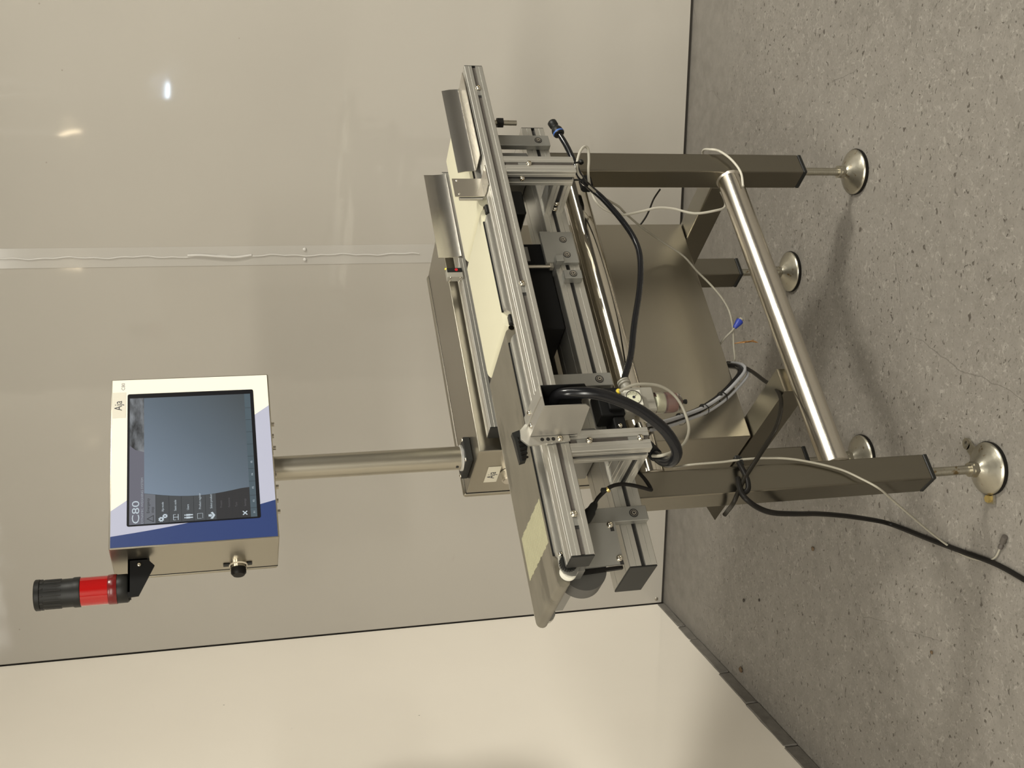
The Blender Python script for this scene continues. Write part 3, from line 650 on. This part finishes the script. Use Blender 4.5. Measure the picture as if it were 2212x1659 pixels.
# bracket plate, block and lever in the middle
g = MB(); g.box(.5680, .6560, -.0400, BY0, .8445, .9200, .0008); g.box(.5680, .6560, -.0415, -.0400, .8955, .9200); pl = g.build('bracket_plate', 'alu_plate', root)
for x, z in ((.633, .8695), (.590, .8690)): inst('counterbore', RING, pl, to_dir((x, -.0402, z), (0, -1, 0), .95)); inst('socket_screw', SOCK, pl, to_dir((x, -.0407, z), (0, -1, 0), .8))
g = MB(); g.box(.5180, .5410, -.0480, BY0, .8490, .8890, .0008); bk = g.build('clamp_block', 'alu_plate', root)
inst('counterbore', RING, bk, to_dir((.530, -.0482, .8690), (0, -1, 0), .95)); inst('socket_screw', SOCK, bk, to_dir((.530, -.0487, .8690), (0, -1, 0), .8))
g = MB(); g.box(.5580, .5720, -.0560, .1600, .8900, .9030, .001); lv = g.build('stop_lever', 'alu_dark', root)
g = MB(); g.box(.5570, .5730, -.0600, -.0450, .8860, .9040, .001); g.build('lever_head', 'alu_plate', lv)
g = MB(); g.cyl((.565, -.030, .900), (.565, -.030, 1.010), .0042, 10); g.cyl((.565, -.030, .9045), (.565, -.030, .9125), .009, 6); g.build('adjusting_rod', 'steel_dirty', lv)

# --- three belt conveyors between the upper rails
def belt_loop(x0, x1, y0, y1, zt, th):
    r = th/2; zc = zt-r; out = []
    for i in range(9): t = R(90+i*22.5); out.append((x0+r+r*math.cos(t), zc+r*math.sin(t)))
    for i in range(9): t = R(-90+i*22.5); out.append((x1-r+r*math.cos(t), zc+r*math.sin(t)))
    return out
def conveyor(x0, x1, beltmat, fp0, fp1, bp0, bp1, label, th=.030):
    yb0, yb1 = -.089, .099
    g = MB(); g.prism(belt_loop(x0, x1, yb0, yb1, 1.0600, th), 'y', yb0, yb1); b = g.build('belt', beltmat, root, label, ang=40)
    def plate(y0, y1, a0, a1, nm):
        r = .020; pts = [(a0+r+r*math.cos(R(90+i*22.5)), 1.0370+r*math.sin(R(90+i*22.5))) for i in range(9)] + [(a1-r+r*math.cos(R(-90+i*22.5)), 1.0370+r*math.sin(R(-90+i*22.5))) for i in range(9)]
        g = MB(); g.prism(pts, 'y', y0, y1); return g.build(nm, 'alu', b, ang=30)
    sp = plate(-.106, -.092, fp0, fp1, 'side_plate'); plate(.102, .112, bp0, bp1, 'side_plate')
    g = MB(); g.box(x0+.03, x1-.03, -.085, .095, 1.004, 1.0255); g.build('bed', 'alu_dark', b)
    g = MB(); g.box(fp0+.014, fp1-.014, -.0925, -.0885, 1.030, 1.0592); g.build('gap_shade', 'black_matte', b)  # black strip standing for the shaded gap beside the belt
    for x in (fp0+.014, fp1-.014): inst('axle_screw', BTN_S, b, to_dir((x, -.1062, 1.038), (0, -1, 0)))
    return b
b1 = conveyor(-.207, .357, 'belt_dirty', -.160, .335, -.195, .345, 'grey-brown worn belt of the long infeed conveyor', .023)
b2 = conveyor(.362, .680, 'belt_cream', .385, .655, .372, .670, 'cream belt of the middle weighing conveyor')
b3 = conveyor(.685, 1.020, 'belt_cream', .705, 1.005, .700, 1.005, 'cream belt of the far conveyor')
# ribbed splice of the dirty belt
g = MB()
for i in range(17):
    y = -.082+i*.0098; s0 = -.026 - .0012*math.sin(i*1.7); s1 = -.116 + .0012*math.sin(i*2.3)
    g.box(s1, s0, y, y+.0076, 1.0598, 1.0606)
g.build('belt_splice', 'belt_splice', b1, 'cream ribbed splice patch on the worn belt')['kind'] = 'stuff'
# joint rollers and inner machinery under the middle belt
for x in (.3595, .6825):
    g = MB(); g.cyl((x, -.09, 1.046), (x, .10, 1.046), .006, 16); g.build('transfer_roller', 'steel_polished', root)
g = MB(); g.box(.405, .640, -.020, .105, .905, 1.002, .003); g.build('weigh_cell', 'black_matte', root)
g = MB(); g.box(.285, .660, .106, .150, .8985, 1.004, .002); g.build('shade_plate', 'shade_brown', root)  # dark sheet standing in for shadow on the cabinet front
g = MB(); g.box(.585, .625, -.026, -.0201, .950, .990); g.build('weigh_cell_bracket', 'alu_dark', root)
for x in (.10, .86):
    g = MB(); g.box(x, x+.05, -.03, .09, .899, 1.004, .002); g.build('conveyor_foot', 'alu_dark', root)
g = MB(); g.box(.73, .80, -.02, .08, .93, 1.002, .004); g.build('drive_motor', 'black_plastic', root)
# black corner blocks of the front side plates
for x in (.372, .668):
    g = MB(); g.box(x-.012, x+.010, -.108, -.094, 1.030, 1.052, .002); g.build('bearing_block', 'black_plastic', root)

# --- drive at the near end: plate, pulley, toothed belt, roller end
g = MB(); g.prism([(-.0736, 1.000), (-.076, .9180), (-.160, .9200), (-.163, 1.000)], 'y', -.062, -.058); dp = g.build('drive_plate', 'alu_plate', root)
for x, z in ((-.0805, .9290), (-.1489, .9260)):
    inst('button_screw', BTN, dp, to_dir((x, -.0622, z), (0, -1, 0), 1.15))
    g = MB(); g.box(x-.013, x-.004, -.0626, -.0621, z-.006, z+.001); g.build('slot_hole', 'slot_dark', dp)
g = MB(); g.cyl((-.158, -.050, .994), (-.158, -.014, .994), .043, 48); g.build('drive_pulley', 'motor_dark', root)
g = MB(); g.cyl((-.172, -.116, 1.0410), (-.172, -.102, 1.0410), .0150, 32); rp = g.build('toothed_pulley', 'black_plastic', root)
g = MB()
for i in range(22):
    t = 2*math.pi*i/22; c = Vector((-.172+.0150*math.cos(t), 0, 1.0410+.0150*math.sin(t))); g.cyl((c.x, -.1155, c.z), (c.x, -.104, c.z), .0012, 6)
g.build('pulley_tooth', 'rubber', rp)['kind'] = 'stuff'
g = MB(); g.cyl((-.181, -.104, 1.0385), (-.181, -.090, 1.0385), .0155, 32); g.build('roller_end', 'white_plastic', rp)
g = MB(); g.prism([(-.172, 1.016), (-.164, 1.016), (-.1605, .921), (-.1665, .921)], 'y', -.056, -.050); g.build('timing_belt', 'rubber', root)
g = MB(); g.prism([(-.155, 1.056)] + [(-.172+.024*math.cos(R(a)), 1.034+.024*math.sin(R(a))) for a in range(80, 191, 18)] + [(-.160, 1.008), (-.120, 1.008)], 'y', -.1085, -.1065); bc = g.build('bearing_cheek', 'alu', root)
inst('button_screw', BTN_S, bc, to_dir((-.152, -.1087, 1.050), (0, -1, 0)))

# --- guide plates, photocell and stud
def bent(name, pts_yz, x0, x1, m_='sheet_bright', th=.0016):
    a = [Vector((y, z)) for y, z in pts_yz]; off = []
    for i, p in enumerate(a):
        d = (a[min(i+1, len(a)-1)]-a[max(i-1, 0)]).normalized(); off.append(p+Vector((-d.y, d.x))*th)
    g = MB(); poly = [(p.x, p.y) for p in a] + [(p.x, p.y) for p in off[::-1]]; g.prism(poly, 'x', x0, x1); return g.build(name, m_, root, ang=25)
gf = bent('guide_plate', [(-.158, 1.0545), (-.112, 1.0545), (-.108, 1.0565), (-.106, 1.061), (-.1045, 1.078), (-.100, 1.0955)], .775, 1.033)
bent('guide_plate', [(.190, 1.0415), (.1945, 1.0530), (.1965, 1.075), (.1965, 1.0975)], .781, 1.052)
sb = bent('sensor_plate', [(-.164, 1.0512), (-.123, 1.0512), (-.1205, 1.0535), (-.1205, 1.1180)], .686, .738, 'sheet_bright')
g = MB(); g.box(.684, .722, -.1175, -.110, 1.056, 1.108, .001); g.build('reflector', 'sheet', sb)
for x, z in ((.7325, 1.108), (.694, 1.108)): inst('button_screw', BTN_S, sb, to_dir((x, -.1206, z), (0, -1, 0), .7))
g = MB(); g.box(.7160, .7420, .188, .2060, 1.0470, 1.0855, .001); pc = g.build('photocell', 'grey_plastic', root)
g = MB(); g.box(.7300, .7422, .1870, .1881, 1.0480, 1.0845); g.build('photocell_window', 'black_plastic', pc)
g = MB(); g.cyl((.7365, .1862, 1.062), (.7365, .1870, 1.062), .0038, 12); g.build('photocell_light', 'led_red', pc)
g = MB(); g.box(.7415, .7435, .1885, .193, 1.0845, 1.0885); g.build('photocell_led', 'led_yellow', pc)
for y in (.191, .203):
    for z in (1.0545, 1.078): inst('button_screw', BTN_S, pc, to_dir((.7159, y, z), (-1, 0, 0), .55))
g = MB(); g.cyl((.976, -.06, 1.004), (.976, -.06, .9190), .0062, 14); sd_ = g.build('stud', 'foot_metal', root)
g = MB(); g.cyl((.976, -.06, .952), (.976, -.06, .966), .0125, 6); g.build('stud_nut', 'slot_dark', sd_)

# --- reject blower: folded sheet cover, slotted strap, clamp lever, hose
CXL, CXR, CYF, CYB = .0549, .0990, -.2730, -.1705
g = MB()
g.prism([(CYF, 1.0748), (CYF, .9995), (CYF+.010, .9900), (CYB+.020, .9850), (CYB, .9901), (CYB, 1.0790)], 'x', CXL, CXL+.0016)
g.hull8([(CXL, CYF, 1.0748), (CXR, CYF, 1.0748), (CXR, CYB, 1.0790), (CXL, CYB, 1.0790)], [(CXL, CYF, 1.0765), (CXR, CYF, 1.0765), (CXR, CYB, 1.0807), (CXL, CYB, 1.0807)])
g.box(CXL, CXR, CYB-.0016, CYB, .9905, 1.0790); cov = g.build('blower_cover', 'sheet', root)
g = MB(); g.prism([(CYF, 1.0748), (CYF, .9930), (CYF+.012, .9850), (CYB, .9850), (CYB, 1.0790)], 'x', CXR-.0016, CXR); g.build('cover_side', 'black_matte', cov)  # sheet coloured black for the shadow inside the cover
g = MB(); g.hull8([(CXR-.022, CYF+.002, 1.0767), (CXR, CYF+.002, 1.0767), (CXR, CYB+.004, 1.0811), (CXR-.022, CYB+.004, 1.0811)], [(CXR-.022, CYF+.002, 1.0785), (CXR, CYF+.002, 1.0785), (CXR, CYB+.004, 1.0829), (CXR-.022, CYB+.004, 1.0829)]); g.build('cover_strap', 'alu', cov)
inst('button_screw', BTN_S, cov, to_dir((CXR-.011, -.200, 1.0815), (0, 0, 1), 1.2)); inst('button_screw', BTN_S, cov, to_dir((CXL+.012, -.190, 1.0800), (0, 0, 1), 1.2))
g = MB(); g.box(.058, .096, -.235, -.176, .992, 1.071); g.build('blower_valve', 'black_matte', root)
sl = MB(); sl.prism([(.0366, 1.0868), (.0505, 1.0985), (.0700, 1.0965), (.0820, 1.0850), (.0815, 1.0780), (.0560, 1.0700), (.0545, 1.0072), (.0425, 1.0065)], 'y', -.1712, -.1672); stp = sl.build('slotted_strap', 'alu', root)
for i, z in enumerate((1.0590, 1.0480, 1.0380)):
    g = MB(); g.cyl((.0475, -.1718, z), (.0475, -.1710, z), .0036, 14); g.build('strap_hole', 'slot_dark', stp)
inst('button_screw', BTN, stp, to_dir((.0478, -.1714, 1.0250), (0, -1, 0), 1.0))
g = MB(); g.cyl((.062, -.1665, 1.086), (.062, -.140, 1.090), .012, 14); 
g.hull8([(.078, -.158, 1.094), (.050, -.158, 1.084), (.050, -.142, 1.084), (.078, -.142, 1.094)], [(.074, -.156, 1.108), (.060, -.156, 1.106), (.060, -.144, 1.106), (.074, -.144, 1.108)])
g.hull8([(.060, -.159, 1.080), (.016, -.157, 1.092), (.016, -.143, 1.092), (.060, -.141, 1.080)], [(.064, -.158, 1.106), (.012, -.155, 1.104), (.012, -.145, 1.104), (.064, -.142, 1.106)])
lev = g.build('clamp_lever', 'black_plastic', root)
g = MB()
for i in range(6):
    x = .018+i*.0085; g.cyl((x, -.1590, 1.100), (x+.003, -.1575, 1.088), .0022, 6)
g.build('lever_rib', 'rubber', lev)['kind'] = 'stuff'
def P(px, py, **kw):   # point on the line of sight through a picture point, at a given x, y or z of the place
    u = 1659-py; v = px; q = FW+RT*((u-829.5)/2464.7)+DN*((v-1106)/2464.7)
    (ax, val), = kw.items(); i = 'xyz'.index(ax); return CP+q*((val-CP[i])/q[i])
# thick air hose: out of the cover, down in a loop and back up behind the upright
g = MB(); g.tube([(.076, -.215, 1.045), P(1200, 856, y=-.25), P(1231, 849, y=-.272), P(1285, 850, y=-.285), P(1332, 863, y=-.28), P(1380, 885, y=-.265), P(1427, 920, y=-.245), P(1452, 951, y=-.225), P(1462, 977, y=-.205), P(1452, 996, y=-.175), P(1433, 996, y=-.145), P(1414, 981, y=-.118), P(1400, 966, y=-.095)], .0106, 14, 6)
g.build('air_hose', 'hose_black', root, 'thick black air hose hanging in a loop from the blower')
g = MB(); g.cyl(P(1416, 983, y=-.121), P(1398, 964, y=-.092), .0130, 16); g.build('hose_sleeve', 'black_matte', root)

# --- air preparation unit hung below the beam: valve, gauge, filter bowl
g = MB(); g.box(.150, .215, -.075, -.031, .846, .896, .002); g.box(.158, .205, -.086, -.075, .850, .880, .002); g.box(.120, .150, -.070, -.032, .848, .872, .002); vb = g.build('solenoid_valve', 'black_matte', root)
inst('button_screw', BTN, vb, to_dir((.128, -.0702, .862), (0, -1, 0), .9)); inst('button_screw', BTN, vb, to_dir((.198, -.0862, .856), (0, -1, 0), .8))
g = MB(); g.box(.156, .212, -.078, -.040, .776, .846, .003); fr = g.build('regulator_body', 'grey_plastic', root)
g = MB(); g.box(.1612, .1972, -.0910, -.0780, .8097, .8447, .001); g.build('gauge_case', 'white_plastic', fr)
g = MB(); g.lathe((.1792, -.0910, .8272), (0, -1, 0), [(.0162, 0), (.0162, .0016), (.0148, .0016), (.0146, .0006), (0, .0006)], 30); g.build('gauge_rim', 'slot_grey', fr)
g = MB(); g.cyl((.1792, -.0915, .8272), (.1792, -.0918, .8272), .0146, 30); g.build('gauge_dial', 'gauge_face', fr)
g = MB(); g.cyl((.1792, -.0919, .8272), (.1792, -.0926, .8272), .0030, 12)
for a_, l_ in ((40, .010), (220, .004)):
    c_, s_ = math.cos(R(a_-90)), math.sin(R(a_-90)); g.hull8([(.1792-s_*.0006, -.0921, .8272+c_*.0006), (.1792+s_*.0006, -.0921, .8272-c_*.0006), (.1792+c_*l_, -.0921, .8272+s_*l_)], [(.1792-s_*.0006, -.0925, .8272+c_*.0006), (.1792+s_*.0006, -.0925, .8272-c_*.0006), (.1792+c_*l_, -.0925, .8272+s_*l_)])
for i in range(9):
    t = R(-40+i*32.5); g.box(.1792+.0122*math.cos(t)-.0007, .1792+.0122*math.cos(t)+.0007, -.0920, -.0918, .8272+.0122*math.sin(t)-.0007, .8272+.0122*math.sin(t)+.0007)
g.build('gauge_needle', 'ink', fr)
bx, by = .181, -.0625
g = MB(); g.lathe((bx, by, 0), (0, 0, 1), [(.0215, .774), (.0215, .735), (.018, .722), (.010, .716), (0, .7155)], 32); g.lathe((bx, by, 0), (0, 0, 1), [(.0198, .774), (.0198, .736), (.0165, .7245), (0, .718)], 32); g.build('filter_bowl', 'bowl_clear', fr, 'clear rounded filter bowl')
g = MB(); g.cyl((bx, by, .772), (bx, by, .756), .0125, 20); g.cyl((bx, by, .756), (bx, by, .754), .0145, 20); g.build('filter_element', 'gauge_face', fr)
g = MB(); g.cyl((bx, by, .7545), (bx, by, .7505), .0165, 24); g.build('filter_plate', 'beacon_dark', fr)
g = MB(); g.cyl((bx, by, .7500), (bx, by, .7280), .0150, 24); g.build('filter_residue', 'bowl_red', fr)
g = MB(); g.cyl((bx, by, .7160), (bx, by, .7060), .0035, 10); g.cyl((bx, by, .7085), (bx, by, .7045), .005, 10); g.build('drain_valve', 'black_plastic', fr)
g = MB(); g.lathe((.226, -.0625, .826), (.9, .1, .15), [(.0105, -.012), (.0105, 0), (.0135, .002), (.0135, .005), (.011, .006), (.0135, .008), (.0135, .011), (.010, .012), (0, .012)], 24); g.build('hose_fitting', 'grey_plastic', fr)
g = MB(); g.cyl((.150, -.062, .815), (.128, -.066, .818), .0095, 6); g.cyl((.128, -.066, .818), (.108, -.070, .818), .012, 18); g.build('elbow_fitting', 'steel_polished', fr)
g = MB(); g.cyl((.197, -.084, .853), (.196, -.092, .856), .0045, 10); g.build('yellow_plug', 'yellow', fr)

# --- air line along the beam to the open quick coupling
g = MB(); pl_ = [(.236, -.061, .828), P(1362, 770, y=-.045), P(1370, 700, y=-.035), P(1382, 620, y=-.03), P(1383, 560, y=-.03), P(1372, 520, y=-.03), P(1345, 478, y=-.035), P(1305, 432, y=-.045), P(1278, 408, y=-.055), P(1255, 385, y=-.10), P(1238, 345, y=-.11), P(1222, 312, y=-.11), P(1207, 288, y=-.11)]
g.tube(pl_, .0068, 12, 6); al = g.build('air_line', 'hose_black', root, 'thin black air line ending in an open coupling')
a_ = P(1207, 288, y=-.11); b_ = P(1186, 255, y=-.11); dd = (b_-a_).normalized()
g = MB(); g.lathe(a_, dd, [(.0072, -.004), (.0125, -.003), (.0128, 0), (.0130, .010), (.0105, .016), (.0085, .018), (.0085, .022), (.0105, .024), (.0108, .036), (.009, .038), (0, .038)], 24); g.build('quick_coupling', 'black_plastic', al)
g = MB(); g.lathe(a_, dd, [(.0129, -.001), (.0136, 0), (.0136, .0022), (.0129, .003)], 24); g.build('coupling_ring', 'blue_ring', al)
# bundled control lines from the beam down into the cabinet floor
bp = [P(1395, 925, y=-.02), P(1430, 918, y=.05), P(1470, 905, y=.12), P(1520, 885, y=.18), P(1560, 858, y=.21), P(1590, 828, y=.225), P(1606, 806, y=.23), P(1600, 794, y=.245), P(1578, 790, y=.29)]
for i, (o_, m_, r_) in enumerate((((0, -.002, .009), 'hose_black', .0075), ((.004, -.006, -.003), 'cable_bright', .0045), ((-.005, 0, -.010), 'cable_bright', .0036), ((.006, .004, 0), 'hose_black', .0045))):
    g = MB(); g.tube([p+Vector(o_) for p in bp], r_, 8, 6); ob = g.build('control_line', m_, root)
for i in (2, 3, 4):
    q = bp[i]; d_ = (bp[i+1]-bp[i-1]).normalized(); g = MB(); g.lathe(q, d_, [(.0135, -.0022), (.0142, 0), (.0135, .0022)], 16); g.box(q.x-.004, q.x+.004, q.y-.018, q.y-.010, q.z+.006, q.z+.013); g.build('cable_tie', 'black_plastic', root)
# small tube from the regulator
g = MB(); g.tube([P(1338, 846, y=-.095), P(1352, 838, y=-.10), P(1372, 831, y=-.105), P(1398, 830, y=-.105), P(1425, 834, y=-.10), P(1450, 848, y=-.09), P(1470, 872, y=-.08), P(1484, 905, y=-.08), P(1488, 930, y=-.09), P(1480, 955, y=-.12), P(1462, 972, y=-.15), P(1430, 984, y=-.16), P(1410, 985, y=-.13)], .0032, 8, 6); g.build('pneumatic_tube', 'cable_grey', root, 'thin grey tube curling down from the regulator')
# sensor lead at the near end
g = MB(); g.tube([P(1283, 1092, y=-.075), P(1290, 1078, y=-.085), P(1302, 1065, y=-.10), P(1318, 1052, y=-.11), P(1340, 1046, y=-.11), P(1365, 1048, y=-.105), P(1390, 1054, y=-.10), P(1404, 1058, y=-.095), P(1406, 1056, y=-.09), P(1395, 1038, y=-.08), P(1378, 1018, y=-.06), P(1368, 1005, y=-.04)], .0038, 8, 6); ld = g.build('sensor_lead', 'rubber', root)
a_ = P(1283, 1092, y=-.075); b_ = P(1262, 1128, y=-.075); g = MB(); g.lathe(a_, b_-a_, [(.005, -.006), (.0075, 0), (.0085, .012), (.0105, .016), (.0105, .034), (.008, .042), (0, .042)], 16); g.build('lead_plug', 'black_plastic', ld)
q = P(1313, 1058, y=-.108); g = MB(); g.lathe(q, P(1318, 1052, y=-.11)-P(1302, 1065, y=-.10), [(.0045, -.003), (.0056, -.0025), (.0056, .0025), (.0045, .003)], 12); g.build('yellow_marker', 'brass', ld); g = MB(); g.box(q.x-.003, q.x+.003, q.y-.004, q.y+.004, q.z+.004, q.z+.013); g.build('cable_tie', 'black_plastic', ld)
# ties at the right upright
q = P(1262, 396, y=-.03); g = MB(); g.lathe((.853, .03, .782), (1, 0, 0), [(.0292, -.003), (.0310, 0), (.0292, .003)], 32); g.build('cable_tie', 'black_plastic', root)
g = MB(); g.box(q.x-.022, q.x+.016, q.y-.016, q.y+.012, q.z-.016, q.z+.010, .006); g.build('tie_bundle', 'black_matte', root)
q = P(1255, 350, y=-.15); g = MB(); g.cyl(P(1240, 352, y=-.16), q, .0022, 8); g.lathe(q, (1, 0, .2), [(.005, -.004), (.0062, 0), (.005, .004), (0, .005)], 12); g.build('cable_tie', 'black_plastic', root)

# ------------------------------------------------------------------ loose cables
def cable(name, pts, r, m_, label, extra=None, n=8, res=7):
    e = bpy.data.objects.new(name, None); COL.objects.link(e); e.location = (pts[-1][0], pts[-1][1], 0); tagged(e, label, 'cable')
    off = Vector(e.location)
    g = MB(); g.tube([Vector(p)-off for p in pts], r, n, res); g.build('sheath', m_, e)
    if extra: extra(e, off)
    return e
# heavy black supply cable: out from under the cabinet, round the near leg, across the floor
pts = [P(1572, 784, y=.33), P(1600, 790, y=.26), P(1625, 803, y=.20), P(1652, 823, y=.14), P(1675, 838, y=.10), P(1687, 862, y=.06), P(1685, 895, y=.03), P(1674, 928, y=.0), P(1655, 960, y=-.025), P(1638, 987, y=-.03), P(1615, 1022, y=-.022), P(1600, 1050, y=-.018), P(1585, 1085, y=-.016), P(1572, 1103, x=-.012), P(1565, 1112, y=.075)]
cable('power_cable', pts, .0048, 'cable_dark', 'dark cable sagging from under the cabinet round the near leg')
pts = [P(1596, 1000, y=-.012), P(1604, 1014, y=-.018), P(1614, 1036, y=-.020), P(1616, 1056, y=-.019), P(1606, 1064, y=-.014), P(1597, 1052, y=-.012), P(1594, 1034, y=-.016), P(1600, 1062, y=-.024), P(1614, 1080, y=-.03), P(1640, 1098, y=-.01), P(1672, 1108, y=.05), P(1720, 1110, y=.13), P(1770, 1110, y=.22), P(1830, 1115, y=.31), P(1890, 1124, y=.40), P(1920, 1131, z=.018), P(1950, 1142, z=.0062), P(2010, 1166, z=.0062), P(2080, 1192, z=.0062), P(2150, 1218, z=.0062), P(2212, 1252, z=.0062), P(2290, 1300, z=.0062), P(2400, 1370, z=.0062)]
def tie(e, off):
    q = P(1597, 1001, y=-.004)-off; g = MB(); g.box(q.x-.010, q.x+.010, q.y-.012, q.y, q.z-.004, q.z+.004, .001); g.box(q.x+.004, q.x+.012, q.y-.014, q.y-.002, q.z+.002, q.z+.012, .001); g.build('cable_tie', 'black_plastic', e)
cable('power_cable', pts, .0058, 'rubber', 'thick black cable knotted on the near leg and running over the floor', tie)
# thin white line over the near leg
pts = [P(1455, 1010, y=.085), P(1478, 1006, y=.01), P(1500, 1003, y=-.008), P(1560, 998, y=-.012), P(1620, 991, y=-.014), P(1690, 990, y=-.010), P(1750, 998, y=-.008), P(1815, 1014, y=-.008), P(1860, 1034, y=-.010), P(1900, 1056, y=-.012), P(1930, 1082, y=.05), P(1965, 1112, y=.12), P(2010, 1150, y=.215), P(2050, 1180, z=.006), P(2090, 1203, z=.003), P(2130, 1211, z=.003), P(2150, 1204, z=.003), P(2160, 1185, z=.004)]
def plug(e, off):
    a_ = P(2160, 1185, z=.004)-off; b_ = P(2172, 1156, z=.007)-off; g = MB(); g.lathe(a_, b_-a_, [(.003, 0), (.0055, .002), (.0055, .010), (.004, .012), (.004, .016), (.0065, .018), (.0065, .036), (0, .037)], 12); g.build('plug', 'slot_grey', e)
cable('signal_cable', pts, .0024, 'cable_grey', 'thin pale cable hanging across the near leg with a small plug on the floor', plug)
# grey lead with a hanging loop at the far leg
pts = [P(1605, 402, y=-.006), P(1600, 372, y=-.012), P(1580, 345, y=-.013), P(1555, 327, y=-.012), P(1535, 323, y=-.004), P(1518, 328, y=.055), P(1530, 370, y=.09), P(1560, 420, y=.075), P(1566, 446, y=.075), P(1545, 455, y=.065), P(1500, 461, y=.06), P(1455, 451, y=.055), P(1420, 449, y=.05), P(1385, 457, y=.045), P(1345, 464, y=.03), P(1312, 455, y=.0), P(1290, 438, y=-.02), P(1278, 415, y=-.035), P(1271, 380, y=-.07), P(1272, 345, y=-.10), P(1270, 322, y=-.12), P(1262, 317, y=-.13), P(1252, 330, y=-.14), P(1246, 356, y=-.145), P(1250, 376, y=-.12), P(1262, 390, y=-.09)]
cable('signal_cable', pts, .0031, 'cable_white', 'cream cable looped over the far front leg and tied below the upright')
# grey lead slanting over the cabinet front down to the floor
pts = [P(1262, 392, y=-.085), P(1275, 405, y=-.07), P(1300, 425, y=-.03), P(1335, 445, y=.02), P(1350, 460, y=.05), P(1385, 490, y=.12), P(1430, 522, y=.2), P(1475, 552, y=.235), P(1505, 585, y=.24), P(1535, 615, y=.24), P(1560, 645, y=.25), P(1576, 675, y=.26), P(1583, 710, y=.26), P(1585, 750, y=.26), P(1587, 775, y=.27), P(1580, 795, y=.30)]
def strands(e, off):
    g = MB(); a_ = P(1586, 742, y=.258)-off
    for i in range(7):
        e1 = P(1605+i*3, 739+random.uniform(-3, 3), y=.25+random.uniform(-.01, .01))-off; e2 = P(1618+i*3.2, 737+random.uniform(-5, 4), y=.25+random.uniform(-.015, .015))-off
        g.tube([a_, e1, e2], .0010, 5, 3)
    g.build('bare_strand', 'copper', e, 'frayed copper coloured strands')
cable('signal_cable', pts, .0028, 'cable_grey', 'grey cable slanting down across the cabinet front with frayed copper strands', strands)
pts = [P(1552, 748, y=.30), P(1566, 730, y=.27), P(1580, 716, y=.255), P(1588, 707, y=.25)]
def conn(e, off):
    a_ = P(1586, 709, y=.25)-off; b_ = P(1603, 687, y=.24)-off; d_ = (b_-a_); g = MB(); g.lathe(a_, d_, [(.0035, 0), (.0055, .003), (.0095, .022), (.0095, .026), (.006, .028), (0, .028)], 8); g.build('connector', 'blue_plastic', e); g = MB(); g.lathe(a_+d_.normalized()*.027, d_, [(.006, 0), (.006, .006), (0, .007)], 8); g.build('connector_tip', 'cable_grey', e)
cable('network_cable', pts, .0026, 'cable_grey', 'short grey lead with a blue plug peeping from under the cabinet', conn)
pts = [P(1426, 409, y=.40), P(1412, 430, y=.44), P(1402, 455, y=.45), P(1393, 472, y=.46), P(1380, 490, y=.478)]
cable('signal_cable', pts, .0026, 'cable_dark', 'thin brown cable behind the cabinet edge beside the far leg')

# ------------------------------------------------------------------ litter on the floor
mat('litter_brown', (.10, .065, .035, 1), 0, .8, .3, 200); mat('litter_dark', (.04, .032, .026, 1), 0, .8)
def crumb(px, py, s, m_, label, name='dirt_clod'):
    c = P(px, py, z=0); g = MB(); bmesh.ops.create_icosphere(g.bm, subdivisions=2, radius=s)
    for v in g.bm.verts: v.co *= random.uniform(.75, 1.15); v.co.z *= .5
    lo_ = min(v.co.z for v in g.bm.verts)
    for v in g.bm.verts: v.co.z -= lo_
    o = g.build(name, m_, None, smooth=True, ang=60); o.location = (c.x, c.y, 0); tagged(o, label, 'debris')
crumb(1603, 1447, .010, 'litter_brown', 'brown dirt clod lying beside the left wall base')
crumb(1608, 1297, .006, 'litter_dark', 'small dark crumb on the smooth floor near the corner')
crumb(1641, 1296, .005, 'litter_dark', 'smaller dark crumb next to another out from the corner')
crumb(1758, 1185, .007, 'litter_brown', 'brown crumb on the floor left of the black cable')
crumb(2014, 1409, .005, 'litter_brown', 'brown crumb lying in the open floor towards the camera')
